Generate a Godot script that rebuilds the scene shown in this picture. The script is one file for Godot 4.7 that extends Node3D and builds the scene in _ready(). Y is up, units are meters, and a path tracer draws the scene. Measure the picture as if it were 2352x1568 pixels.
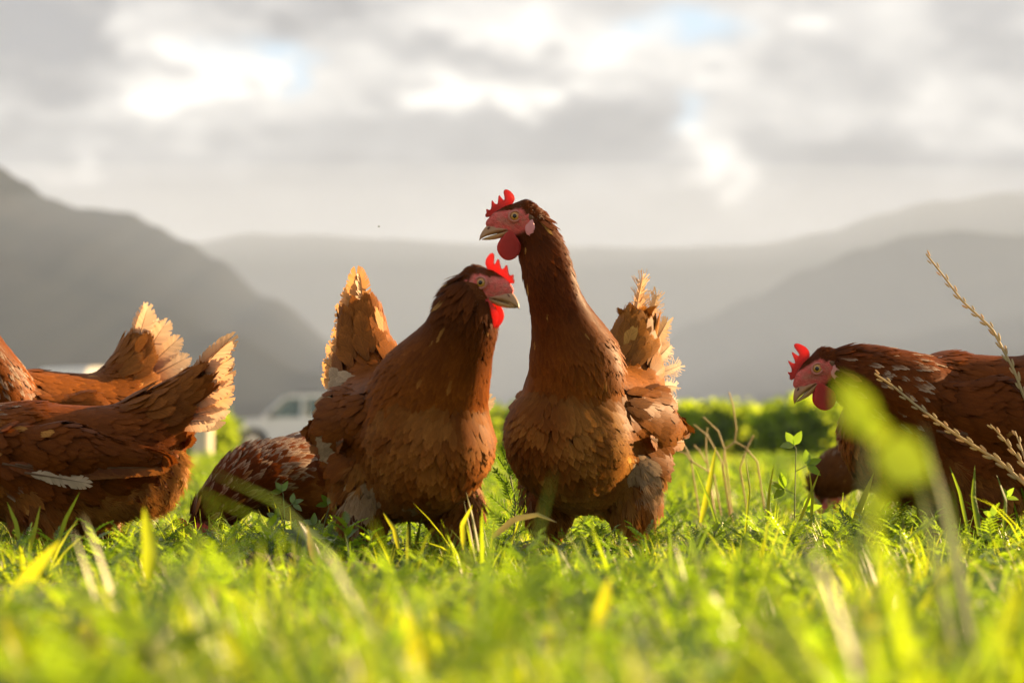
extends Node3D
# Hens foraging in a sunlit meadow, hazy hills behind. Units are metres, y is up, the camera looks along -z.

const FOCAL := 6533.0          # focal length in units of the photograph's 2352-wide frame
const CAM_HEIGHT := 0.15
const PITCH := 2.157

var rng := RandomNumberGenerator.new()
var taken := {}
var M := {}
var mottle := FastNoiseLite.new()


func _ready() -> void:
	rng.seed = 41
	mottle.seed = 5
	mottle.frequency = 22.0
	make_camera_and_light()
	make_materials()
	make_feathers()
	make_ground()
	make_hills()
	make_hedge()
	make_vehicles()
	make_hens()
	make_meadow()
	make_plants()


func make_camera_and_light() -> void:
	var cam := Camera3D.new()
	cam.name = "camera"
	cam.position = Vector3(0, CAM_HEIGHT, 0)
	cam.rotation_degrees = Vector3(PITCH, 0, 0)
	cam.fov = 13.686
	cam.near = 0.05
	cam.far = 9000.0
	var lens := CameraAttributesPhysical.new()
	lens.frustum_focal_length = 100.0
	lens.frustum_focus_distance = 3.98
	lens.frustum_near = 0.05
	lens.frustum_far = 9000.0
	lens.exposure_aperture = 6.3
	cam.attributes = lens
	add_child(cam)
	cam.current = true

	var env := Environment.new()
	env.background_mode = Environment.BG_SKY
	var sky_mat := PanoramaSkyMaterial.new()
	sky_mat.panorama = make_sky()
	var sky := Sky.new()
	sky.sky_material = sky_mat
	env.sky = sky
	env.background_energy_multiplier = 0.25
	env.tonemap_mode = Environment.TONE_MAPPER_LINEAR
	env.tonemap_exposure = 4.8
	env.sdfgi_enabled = true
	env.ssao_enabled = true
	env.ssil_enabled = true
	env.fog_enabled = true
	env.volumetric_fog_enabled = true   # for the mist banks; the rest of the air is the even haze
	env.volumetric_fog_density = 0.0
	env.fog_mode = Environment.FOG_MODE_EXPONENTIAL
	env.fog_density = 0.00023
	env.fog_light_color = Color(0.76, 0.85, 1.0)
	var world := WorldEnvironment.new()
	world.name = "world_environment"
	world.environment = env
	add_child(world)

	var sun := DirectionalLight3D.new()
	sun.name = "sun"
	sun.light_color = Color(1.0, 0.84, 0.62)
	sun.light_energy = 1.6
	sun.light_angular_distance = 0.6
	sun.shadow_enabled = true
	var el := deg_to_rad(18.0)
	var az := deg_to_rad(61.0)
	sun.look_at_from_position(Vector3(sin(az) * cos(el), sin(el), -cos(az) * cos(el)) * 50.0, Vector3.ZERO)
	add_child(sun)


# ---------------------------------------------------------------- sky
func make_sky() -> Texture2D:
	var w := 2048
	var h := 1024
	var img := Image.create(w, h, false, Image.FORMAT_RGBAF)
	img.fill(Color(0.16, 0.17, 0.13))
	var big := FastNoiseLite.new()
	big.seed = 11
	big.frequency = 2.6
	big.fractal_octaves = 5
	var fine := FastNoiseLite.new()
	fine.seed = 23
	fine.frequency = 16.0
	fine.fractal_octaves = 4
	# cloud masses: azimuth and elevation in degrees, half sizes, lightness
	var blobs := []
	for b in [
		[300, 105, 95, 45, 0.36], [450, 150, 110, 40, 0.3], [620, 176, 90, 16, 0.3], [170, 365, 55, 28, 0.2], [1010, 185, 120, 24, 0.36], [1150, 225, 90, 28, 0.36],
		[1310, 205, 80, 22, 0.28], [1180, 40, 170, 36, 0.3], [1400, 95, 110, 42, 0.32], [1600, 130, 90, 34, 0.22], [1870, 45, 60, 32, 0.3], [1700, 85, 36, 34, 0.22],
		[1640, 270, 60, 40, 0.3], [1690, 370, 62, 52, 0.42], [1725, 425, 60, 20, 0.3], [2140, 200, 60, 30, 0.14], [2050, 300, 180, 24, 0.13], [800, 260, 70, 22, 0.16],
		[60, 115, 160, 60, -0.75], [190, 60, 80, 60, -0.42], [20, 20, 140, 40, -0.45], [60, 85, 60, 12, 0.25], [620, 8, 330, 16, -0.24], [50, 270, 150, 24, -0.2], [330, 260, 190, 60, -0.1],
		[1340, 295, 170, 40, -0.16], [1930, 370, 230, 60, -0.16], [900, 390, 420, 90, -0.08], [1010, 110, 140, 20, -0.12], [1450, 430, 170, 80, -0.07], [2200, 130, 130, 60, -0.06], [1250, 300, 60, 30, -0.06],
		[600, 480, 800, 90, -0.26], [1800, 490, 800, 90, -0.26], [900, 330, 900, 70, -0.09], [1900, 300, 500, 60, -0.06],
	]:
		blobs.append([(b[0] - 1176.0) * 0.00877, (1030.0 - b[1]) * 0.00877, b[2] * 0.00877, b[3] * 0.00877, b[4]])
	var holes := []
	for b in [[590, 118, 120, 36, 1.0], [725, 160, 34, 30, 0.9], [1560, 52, 130, 40, 1.0], [1575, 245, 36, 45, 0.7], [1480, 60, 60, 40, 0.5]]:
		holes.append([(b[0] - 1176.0) * 0.00877, (1030.0 - b[1]) * 0.00877, b[2] * 0.00877, b[3] * 0.00877, b[4]])
	var y := 0
	while y < h / 2:
		var el := 90.0 - (y + 0.5) * 180.0 / h
		var step := 1 if el < 14.0 else (2 if el < 40.0 else 4)
		for x in range(0, w, step):
			var az := (x + 0.5) * 360.0 / w
			if az > 180.0:
				az -= 360.0
			var a := deg_to_rad(az)
			var e := deg_to_rad(el)
			var d := Vector3(sin(a) * cos(e), sin(e) * 2.6, -cos(a) * cos(e))
			var n := big.get_noise_3dv(d)
			var f := fine.get_noise_3dv(d)
			var wisp := fine.get_noise_3dv(d * 3.1 + Vector3(4, 4, 4))
			var jx := f * 1.7 + wisp * 0.5
			var jy := n * 0.7 + fine.get_noise_3dv(d * 1.3 + Vector3(9, 2, 5)) * 0.9 + wisp * 0.25
			var light := 0.57 + 0.26 * n + 0.13 * f
			var blue := clampf((big.get_noise_3dv(d * 1.4 + Vector3(7, 3, 1)) - 0.25) * 3.0, 0.0, 1.0) * clampf((el - 9.0) / 6.0, 0.0, 1.0)
			if el < 14.0 and absf(az) < 20.0:
				light = 0.585 + 0.12 * n + 0.17 * f + 0.07 * wisp
				for b in blobs:
					var u: float = (az + jx - b[0]) / b[2]
					var v: float = (el + jy - b[1]) / b[3]
					var q := u * u + v * v
					if q < 4.0:
						light += b[4] * 0.85 * exp(-q)
				for b in holes:
					var u2: float = (az + jx - b[0]) / b[2]
					var v2: float = (el + jy * 0.6 - b[1]) / b[3]
					var q2 := u2 * u2 + v2 * v2
					if q2 < 4.0:
						blue = maxf(blue, b[4] * exp(-q2 * q2))
			light = clampf(light, 0.16, 1.06)
			var c := Color(0.16, 0.17, 0.20).lerp(Color(0.46, 0.46, 0.47), clampf((light - 0.2) / 0.35, 0, 1))
			c = c.lerp(Color(1.46, 1.39, 1.28), clampf((light - 0.55) / 0.42, 0.0, 1.0))
			c = c.lerp(Color(0.56, 0.78, 0.98), blue * 0.9)
			for i in step:
				for j in step:
					img.set_pixel(x + i, y + j, c)
		y += step
	return ImageTexture.create_from_image(img)


# ---------------------------------------------------------------- helpers
func at(px: float, py: float, d: float) -> Vector3:
	var b := Basis.from_euler(Vector3(deg_to_rad(PITCH), 0, 0))
	return Vector3(0, CAM_HEIGHT, 0) + b * Vector3((px - 1176.0) / FOCAL * d, (784.0 - py) / FOCAL * d, -d)


func numbered(n: String) -> String:
	taken[n] = taken.get(n, -1) + 1
	return n if taken[n] == 0 else "%s_%03d" % [n, taken[n]]


func thing(called: String, label: String, category: String, where := Vector3.ZERO, group := "") -> Node3D:
	var o := Node3D.new()
	o.name = numbered(called)
	o.position = where
	o.set_meta("label", label)
	o.set_meta("category", category)
	if group:
		o.set_meta("group", group)
	add_child(o)
	return o


func part(called: String, mesh: Mesh, mat: Material, parent: Node) -> MeshInstance3D:
	var o := MeshInstance3D.new()
	var n := called
	var k := 0
	while parent.has_node(NodePath(n)):
		k += 1
		n = "%s_%03d" % [called, k]
	o.name = n
	o.mesh = mesh
	o.material_override = mat
	parent.add_child(o)
	return o


func structure(called: String, mesh: Mesh, mat: Material) -> MeshInstance3D:
	var o := part(called, mesh, mat, self)
	o.set_meta("kind", "structure")
	return o


func copies(called: String, mesh: Mesh, mat: Material, where: Array, colors: Array, parent: Node) -> MultiMeshInstance3D:
	var mm := MultiMesh.new()
	mm.transform_format = MultiMesh.TRANSFORM_3D
	mm.use_colors = colors.size() > 0
	mm.mesh = mesh
	mm.instance_count = where.size()
	for i in where.size():
		mm.set_instance_transform(i, where[i])
		if colors.size():
			mm.set_instance_color(i, colors[i])
	var o := MultiMeshInstance3D.new()
	var n := called
	var k := 0
	while parent.has_node(NodePath(n)):
		k += 1
		n = "%s_%03d" % [called, k]
	o.name = n
	o.multimesh = mm
	o.material_override = mat
	o.set_meta("kind", "stuff")
	parent.add_child(o)
	return o


func arrays(v: PackedVector3Array, n: PackedVector3Array, idx: PackedInt32Array, col := PackedColorArray(), uv := PackedVector2Array()) -> ArrayMesh:
	var a := []
	a.resize(Mesh.ARRAY_MAX)
	a[Mesh.ARRAY_VERTEX] = v
	a[Mesh.ARRAY_NORMAL] = n
	a[Mesh.ARRAY_INDEX] = idx
	if col.size():
		a[Mesh.ARRAY_COLOR] = col
	if uv.size():
		a[Mesh.ARRAY_TEX_UV] = uv
	var m := ArrayMesh.new()
	m.add_surface_from_arrays(Mesh.PRIMITIVE_TRIANGLES, a)
	return m


func mesh_of(v: PackedVector3Array, idx: PackedInt32Array, col := PackedColorArray(), uv := PackedVector2Array()) -> ArrayMesh:
	# normals from the faces, which run clockwise
	var n := PackedVector3Array()
	n.resize(v.size())
	for t in range(0, idx.size(), 3):
		var f := (v[idx[t + 2]] - v[idx[t]]).cross(v[idx[t + 1]] - v[idx[t]])
		for k in 3:
			n[idx[t + k]] += f
	for i in n.size():
		n[i] = n[i].normalized() if n[i].length_squared() > 1e-20 else Vector3.UP
	return arrays(v, n, idx, col, uv)


func srgb(r: float, g: float, b: float) -> Color:
	return Color(r, g, b).linear_to_srgb()


func plain(name_: String, c: Color, rough := 0.8, metal := 0.0) -> StandardMaterial3D:
	var m := StandardMaterial3D.new()
	m.resource_name = name_
	m.albedo_color = c.linear_to_srgb()
	m.roughness = rough
	m.metallic = metal
	m.cull_mode = BaseMaterial3D.CULL_DISABLED
	M[name_] = m
	return m


func leafy(name_: String, c: Color, through: Color, rough := 0.26) -> StandardMaterial3D:
	var m := plain(name_, c, rough)
	m.backlight_enabled = true
	m.backlight = through.linear_to_srgb()
	return m


func noise_texture(freq: float, octaves: int, dark: Color, pale: Color, size := 512, seed_ := 3) -> NoiseTexture2D:
	var n := FastNoiseLite.new()
	n.seed = seed_
	n.frequency = freq
	n.fractal_octaves = octaves
	var t := NoiseTexture2D.new()
	t.width = size
	t.height = size
	t.seamless = true
	t.noise = n
	var g := Gradient.new()
	g.set_color(0, dark.linear_to_srgb())
	g.set_color(1, pale.linear_to_srgb())
	g.set_offset(0, 0.25)
	g.set_offset(1, 0.75)
	t.color_ramp = g
	return t


func make_materials() -> void:
	var f := plain("feather", Color(1, 1, 1), 0.48)
	f.vertex_color_use_as_albedo = true
	f.metallic_specular = 0.17
	f.backlight_enabled = true
	f.backlight = srgb(0.55, 0.55, 0.55)
	var q := plain("quill", Color(1, 1, 1), 0.55)
	q.vertex_color_use_as_albedo = true
	q.metallic_specular = 0.35
	q.backlight_enabled = true
	q.backlight = srgb(0.85, 0.8, 0.75)
	var s := plain("hen_body", Color(1, 1, 1), 0.7)
	s.vertex_color_use_as_albedo = true
	s.metallic_specular = 0.3
	var bump := noise_texture(0.06, 4, Color(0, 0, 0), Color(1, 1, 1), 256, 9)
	s.heightmap_enabled = true
	s.heightmap_texture = bump
	s.heightmap_scale = 0.12
	s.uv1_triplanar = true
	s.uv1_scale = Vector3.ONE * 28.0
	var r := leafy("comb", Color(0.86, 0.125, 0.11), Color(0.9, 0.10, 0.075), 0.42)
	r.heightmap_enabled = true
	r.heightmap_texture = bump
	r.heightmap_scale = 0.28
	r.uv1_triplanar = true
	r.uv1_scale = Vector3.ONE * 40.0
	plain("earlobe", Color(0.58, 0.24, 0.25), 0.55)
	var bk := plain("beak", Color(1, 1, 1), 0.38)
	bk.vertex_color_use_as_albedo = true
	plain("iris", Color(0.42, 0.21, 0.03), 0.1)
	M.iris.clearcoat_enabled = true
	plain("pupil", Color(0.006, 0.005, 0.005), 0.08)
	plain("eyelid", Color(0.42, 0.15, 0.12), 0.6)
	plain("nostril", Color(0.12, 0.05, 0.04), 0.7)
	var lg := plain("shank", Color(0.42, 0.27, 0.12), 0.5)
	lg.heightmap_enabled = true
	lg.heightmap_texture = bump
	lg.heightmap_scale = 0.15
	lg.uv1_triplanar = true
	lg.uv1_scale = Vector3.ONE * 45.0
	# plants: base colours are low, light comes through the leaves
	leafy("grass_a", Color(0.086, 0.105, 0.009), Color(0.470, 0.653, 0.013), 0.46)
	leafy("grass_b", Color(0.113, 0.120, 0.011), Color(0.563, 0.667, 0.016), 0.46)
	leafy("grass_c", Color(0.053, 0.082, 0.011), Color(0.252, 0.424, 0.014), 0.46)
	leafy("weed_a", Color(0.071, 0.098, 0.011), Color(0.376, 0.579, 0.016))
	leafy("weed_b", Color(0.041, 0.067, 0.011), Color(0.204, 0.357, 0.014))
	leafy("clover", Color(0.063, 0.098, 0.012), Color(0.335, 0.564, 0.019))
	leafy("blade_a", Color(0.09, 0.115, 0.012), Color(0.60, 0.72, 0.018), 0.62)
	leafy("blade_b", Color(0.12, 0.13, 0.013), Color(0.72, 0.76, 0.02), 0.62)
	leafy("blade_c", Color(0.055, 0.09, 0.012), Color(0.33, 0.50, 0.02), 0.6)
	leafy("blade_dead", Color(0.15, 0.135, 0.055), Color(0.22, 0.19, 0.06), 0.75)
	leafy("dry", Color(0.40, 0.29, 0.14), Color(0.5, 0.36, 0.16), 0.55)
	leafy("dry_pale", Color(0.34, 0.27, 0.13), Color(0.4, 0.32, 0.14), 0.6)
	leafy("dry_grey", Color(0.16, 0.14, 0.15), Color(0.1, 0.09, 0.09), 0.4)
	leafy("hedge_leaf", Color(0.06, 0.095, 0.012), Color(0.60, 0.80, 0.03), 0.4)
	plain("hedge_core", Color(0.02, 0.03, 0.01), 0.9)
	plain("stem", Color(0.12, 0.16, 0.04), 0.6)
	plain("bark", Color(0.08, 0.06, 0.045), 0.9)
	var soil := plain("soil", Color(1, 1, 1), 0.95)
	soil.albedo_texture = noise_texture(0.03, 5, Color(0.035, 0.024, 0.016), Color(0.12, 0.085, 0.058), 512, 8)
	soil.uv1_triplanar = true
	soil.uv1_scale = Vector3.ONE * 9.0
	soil.heightmap_enabled = true
	soil.heightmap_texture = noise_texture(0.05, 5, Color(0, 0, 0), Color(1, 1, 1), 512, 12)
	soil.heightmap_scale = 1.2
	var ground := plain("meadow_ground", Color(1, 1, 1), 0.95)
	ground.albedo_texture = noise_texture(0.02, 5, Color(0.05, 0.055, 0.015), Color(0.13, 0.15, 0.03), 512, 14)
	ground.uv1_triplanar = true
	ground.uv1_world_triplanar = true
	ground.uv1_scale = Vector3.ONE * 0.4
	var hill := plain("hill", Color(1, 1, 1), 1.0)
	hill.albedo_texture = noise_texture(0.012, 5, Color(0.013, 0.017, 0.020), Color(0.020, 0.022, 0.022), 512, 21)
	hill.metallic_specular = 0.0
	hill.uv1_triplanar = true
	hill.uv1_world_triplanar = true
	hill.uv1_scale = Vector3.ONE * 0.0016
	plain("car_paint", Color(0.82, 0.83, 0.84), 0.3)
	M.car_paint.clearcoat_enabled = true
	plain("van_paint", Color(0.8, 0.78, 0.72), 0.35)
	var gl := plain("car_glass", Color(0.03, 0.07, 0.06), 0.06)
	gl.metallic_specular = 0.6
	plain("rubber", Color(0.02, 0.02, 0.02), 0.8)
	plain("rim_metal", Color(0.5, 0.5, 0.5), 0.35, 0.8)
	plain("black_plastic", Color(0.03, 0.03, 0.035), 0.5)
	plain("head_lamp", Color(0.75, 0.78, 0.8), 0.1)
	plain("tail_lamp", Color(0.4, 0.02, 0.02), 0.2)
	plain("cream_plastic", Color(0.62, 0.56, 0.42), 0.5)


# ---------------------------------------------------------------- feathers
var F := {}


func lerp_table(t: float, table: Array) -> float:
	for i in range(1, table.size()):
		if t <= table[i][0]:
			return lerpf(table[i - 1][1], table[i][1], (t - table[i - 1][0]) / (table[i][0] - table[i - 1][0]))
	return table[-1][1]


# A small feather: root at the origin, tip at z = 1, its width along x from -0.5 to 0.5, its upper face towards y; its outer half frays into barbs.
func small_feather(widths: Array, arch: float, cup: float, base: Color, mid: Color, edge: Color, tip: Color, fringe := 0.12, seed_ := 1) -> ArrayMesh:
	var r := RandomNumberGenerator.new()
	r.seed = seed_
	var v := PackedVector3Array()
	var col := PackedColorArray()
	var uv := PackedVector2Array()
	var idx := PackedInt32Array()
	for w in widths:
		var t: float = w[0]
		for s in [-1.0, 0.0, 1.0]:
			v.append(Vector3(s * w[1] * 0.5, arch * sin(t * 2.6) - cup * absf(s) * w[1], t + absf(s) * (-0.05 if t > 0.8 else 0.02)))
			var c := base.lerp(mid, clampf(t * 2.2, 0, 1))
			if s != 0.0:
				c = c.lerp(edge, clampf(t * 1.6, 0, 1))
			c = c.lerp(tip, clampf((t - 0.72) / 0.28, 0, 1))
			col.append(c)
			uv.append(Vector2(0.5 + s * w[1] * 0.48, t))
	for q in widths.size() - 1:
		for k in 2:
			var a := q * 3 + k
			idx.append_array([a, a + 1, a + 3, a + 1, a + 4, a + 3])
	# barbs that stand out past the edge
	for s in [-1, 1]:
		for q in range(2, widths.size()):
			for part_ in 2:
				var a: int = (q - 1) * 3 + 1 + s
				var b: int = q * 3 + 1 + s
				var p0 := v[a].lerp(v[b], 0.5 * part_)
				var p1 := v[a].lerp(v[b], 0.5 * part_ + 0.5)
				var out := p0.lerp(p1, 0.8) + Vector3(s * fringe * r.randf_range(0.2, 0.6), r.randf_range(-0.02, 0.02), fringe * r.randf_range(0.5, 1.3))
				var k := v.size()
				v.append_array([p0, p1, out])
				uv.append_array([uv[a], uv[b], uv[b]])
				col.append_array([col[a], col[b], tip * r.randf_range(0.9, 1.15)])
				if s > 0:
					idx.append_array([k, k + 2, k + 1])
				else:
					idx.append_array([k, k + 1, k + 2])
	# soft vanes: they shade mostly like the coat they lie in
	var a := mesh_of(v, idx, col, uv).surface_get_arrays(0)
	var n: PackedVector3Array = a[Mesh.ARRAY_NORMAL]
	for i in n.size():
		n[i] = (n[i] * 0.3 + Vector3(0, 0.7, 0.06)).normalized()
	return arrays(v, n, idx, col, uv)


func fluff_tuft(slivers: int, seed_: int) -> ArrayMesh:
	var r := RandomNumberGenerator.new()
	r.seed = seed_
	var v := PackedVector3Array()
	var n := PackedVector3Array()
	var col := PackedColorArray()
	var idx := PackedInt32Array()
	for i in slivers:
		var a := (float(i) / (slivers - 1) - 0.5) * 1.25 + r.randf_range(-0.1, 0.1)
		var len := r.randf_range(0.65, 1.05)
		var dir := Vector3(sin(a), r.randf_range(-0.05, 0.3), cos(a)).normalized()
		var side := dir.cross(Vector3.UP).normalized() * r.randf_range(0.022, 0.04)
		var bend := Vector3(0, -r.randf_range(0.0, 0.25), 0)
		var k := v.size()
		v.append_array([-side, side, dir * len * 0.55 - side * 0.9, dir * len * 0.55 + side * 0.9, dir * len + bend * len])
		for j in 5:
			n.append(Vector3(0, 1, -0.2).normalized())
		var g := r.randf_range(0.8, 1.25)
		g /= 1.45
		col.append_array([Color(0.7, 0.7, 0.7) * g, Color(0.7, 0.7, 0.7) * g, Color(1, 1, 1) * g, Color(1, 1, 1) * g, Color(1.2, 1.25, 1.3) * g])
		idx.append_array([k, k + 2, k + 1, k + 1, k + 2, k + 3, k + 2, k + 4, k + 3])
	return arrays(v, n, idx, col)


# The fine barbs that run from the shaft to the edge, as grain.
func barb_texture() -> ImageTexture:
	var r := RandomNumberGenerator.new()
	r.seed = 12
	var img := Image.create(64, 128, false, Image.FORMAT_RGB8)
	var tone := []
	for i in 220:
		tone.append(r.randf_range(0.62, 1.0))
	for y in 128:
		for x in 64:
			var u := absf(x - 31.5) / 32.0
			var k := clampi(int((y * 1.25 - u * 42.0) + (50 if x < 32 else 0)) / 3 + 20, 0, 219)
			var g: float = tone[k] * 0.93 + 0.05 * r.randf()
			if u < 0.06:
				g = 0.98
			img.set_pixel(x, y, Color(g, g, g).linear_to_srgb())
	return ImageTexture.create_from_image(img)


func make_feathers() -> void:
	M.feather.albedo_texture = barb_texture()
	var round_ := [[0.0, 0.3], [0.25, 0.75], [0.5, 1.0], [0.72, 0.92], [0.88, 0.6], [1.0, 0.12]]
	var lance := [[0.0, 0.5], [0.25, 0.9], [0.5, 1.0], [0.75, 0.75], [0.92, 0.35], [1.0, 0.05]]
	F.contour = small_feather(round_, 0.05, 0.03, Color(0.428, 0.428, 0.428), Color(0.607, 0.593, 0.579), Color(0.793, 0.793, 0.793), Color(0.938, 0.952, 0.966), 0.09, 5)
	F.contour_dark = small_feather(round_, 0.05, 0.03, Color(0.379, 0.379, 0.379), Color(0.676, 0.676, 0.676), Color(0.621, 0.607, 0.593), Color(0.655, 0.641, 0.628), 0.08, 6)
	F.hackle = small_feather(lance, 0.04, 0.03, Color(0.414, 0.414, 0.414), Color(0.517, 0.483, 0.455), Color(0.828, 0.828, 0.828), Color(0.897, 0.931, 0.966), 0.06, 7)
	F.hackle_pale = small_feather(lance, 0.04, 0.03, Color(0.2, 0.07, 0.025), Color(0.3, 0.12, 0.05), Color(0.9, 0.85, 0.8), Color(1.0, 1.0, 1.0), 0.06, 8)
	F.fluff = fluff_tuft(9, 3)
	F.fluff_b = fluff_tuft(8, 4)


# A long tail or wing feather of separate barbs: root at the origin, tip towards z, vane along x, upper face y.
func quill(length: float, width: float, fray: float, root: Color, tip: Color, seed_: int, curl := 0.08, barbs := 18, gape := 0.15) -> ArrayMesh:
	var r := RandomNumberGenerator.new()
	r.seed = seed_
	var v := PackedVector3Array()
	var n := PackedVector3Array()
	var col := PackedColorArray()
	var idx := PackedInt32Array()
	var shape := [[0.0, 0.18], [0.12, 0.5], [0.35, 0.85], [0.66, 1.0], [0.78, 0.93], [0.87, 0.78], [0.93, 0.6], [0.975, 0.38], [1.0, 0.1]]
	for s in [-1.0, 1.0]:
		for i in barbs:
			var t0 := 0.08 + 0.92 * float(i) / barbs
			var t1 := 0.08 + 0.92 * float(i + 1) / barbs
			var lost := r.randf() < fray * 0.25
			var short := (1.0 - fray * r.randf_range(0.0, 0.5)) * (0.45 if lost else 1.0)
			var w0: float = lerp_table(t0, shape) * width * 0.5
			var w1: float = lerp_table(t1, shape) * width * 0.5
			var stray := fray * r.randf_range(-0.02, 0.07) + (r.randf_range(-0.012, 0.012) if t0 > 0.7 else 0.0)
			var solid := 0.72 - 0.5 * fray
			var o0 := t0 + 0.07 + 0.05 * t0
			var o1 := t1 + 0.07 + 0.05 * t1
			var lift := r.randf_range(-0.5, 0.5) * fray * width * 0.5
			var k := v.size()
			var b0 := bow(t0, length, curl)
			var b1 := bow(t1, length, curl)
			var m0 := bow(lerpf(t0, o0, solid), length, curl) + Vector3(s * w0 * solid, -w0 * 0.16 * solid, 0)
			var m1 := bow(lerpf(t1, o1, solid), length, curl) + Vector3(s * w1 * solid, -w1 * 0.16 * solid, 0)
			var e0 := bow(o0 + stray, length, curl) + Vector3(s * w0 * short, -w0 * 0.18 + lift, 0)
			var e1 := bow(lerpf(o1, o0, gape * r.randf_range(0.2, 1.2)) + stray, length, curl) + Vector3(s * lerpf(w1, w0, gape) * short, -w1 * 0.18 + lift, 0)
			v.append_array([b0, b1, m0, m1, e0, e1])
			var up := Vector3(s * 0.18, 1, 0).normalized()
			n.append_array([up, up, up, up, up, up])
			var g := r.randf_range(0.88, 1.12)
			var c0 := root.lerp(tip, smoothstep(0.35, 0.95, t0)) * g
			var c1 := root.lerp(tip, smoothstep(0.3, 0.9, o0)) * g
			col.append_array([c0, c0, c0.lerp(c1, solid), c0.lerp(c1, solid), c1, c1])
			for q in [[0, 1, 2], [1, 3, 2], [2, 3, 4], [3, 5, 4]]:
				if s < 0:
					idx.append_array([k + q[0], k + q[1], k + q[2]])
				else:
					idx.append_array([k + q[0], k + q[2], k + q[1]])
	var k0 := v.size()
	for i in 9:
		var t := float(i) / 8.0
		var p := bow(t, length, curl)
		var hw := lerpf(0.0016, 0.0003, t)
		v.append_array([p + Vector3(-hw, 0.0004, 0), p + Vector3(0, 0.0004 + hw, 0), p + Vector3(hw, 0.0004, 0)])
		n.append_array([Vector3(-0.7, 0.7, 0), Vector3(0, 1, 0), Vector3(0.7, 0.7, 0)])
		var c := Color(0.16, 0.09, 0.05).lerp(tip * 0.55, t)
		col.append_array([c, c, c])
		if i < 8:
			var a := k0 + i * 3
			idx.append_array([a, a + 1, a + 3, a + 1, a + 4, a + 3, a + 1, a + 2, a + 4, a + 2, a + 5, a + 4])
	return arrays(v, n, idx, col)


func bow(t: float, length: float, curl: float) -> Vector3:
	return Vector3(0, -curl * length * t * t, t * length)


# ---------------------------------------------------------------- bodies from joints: tapered capsules, smooth minimum, surface nets
const BREAST := 0
const SADDLE := 1
const FLUFF := 2
const COVERT := 3
const HACKLE := 4
const WING := 5
const THIGH := 6
const HEAD := 7


func bone(a: Vector3, b: Vector3, ra: float, rb: float, dir: Vector3, region: int, zs := 1.0, layer := 0) -> Dictionary:
	return {"a": a, "b": b, "ra": ra, "rb": rb, "dir": dir.normalized(), "region": region, "zs": zs, "layer": layer}


func capsule(p: Vector3, b: Dictionary) -> float:
	var q: Vector3 = p - b.a
	var ba: Vector3 = b.b - b.a
	q.z *= b.zs
	ba.z *= b.zs
	var h := clampf(q.dot(ba) / maxf(ba.length_squared(), 1e-9), 0.0, 1.0)
	return (q - ba * h).length() - lerpf(b.ra, b.rb, h)


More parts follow.
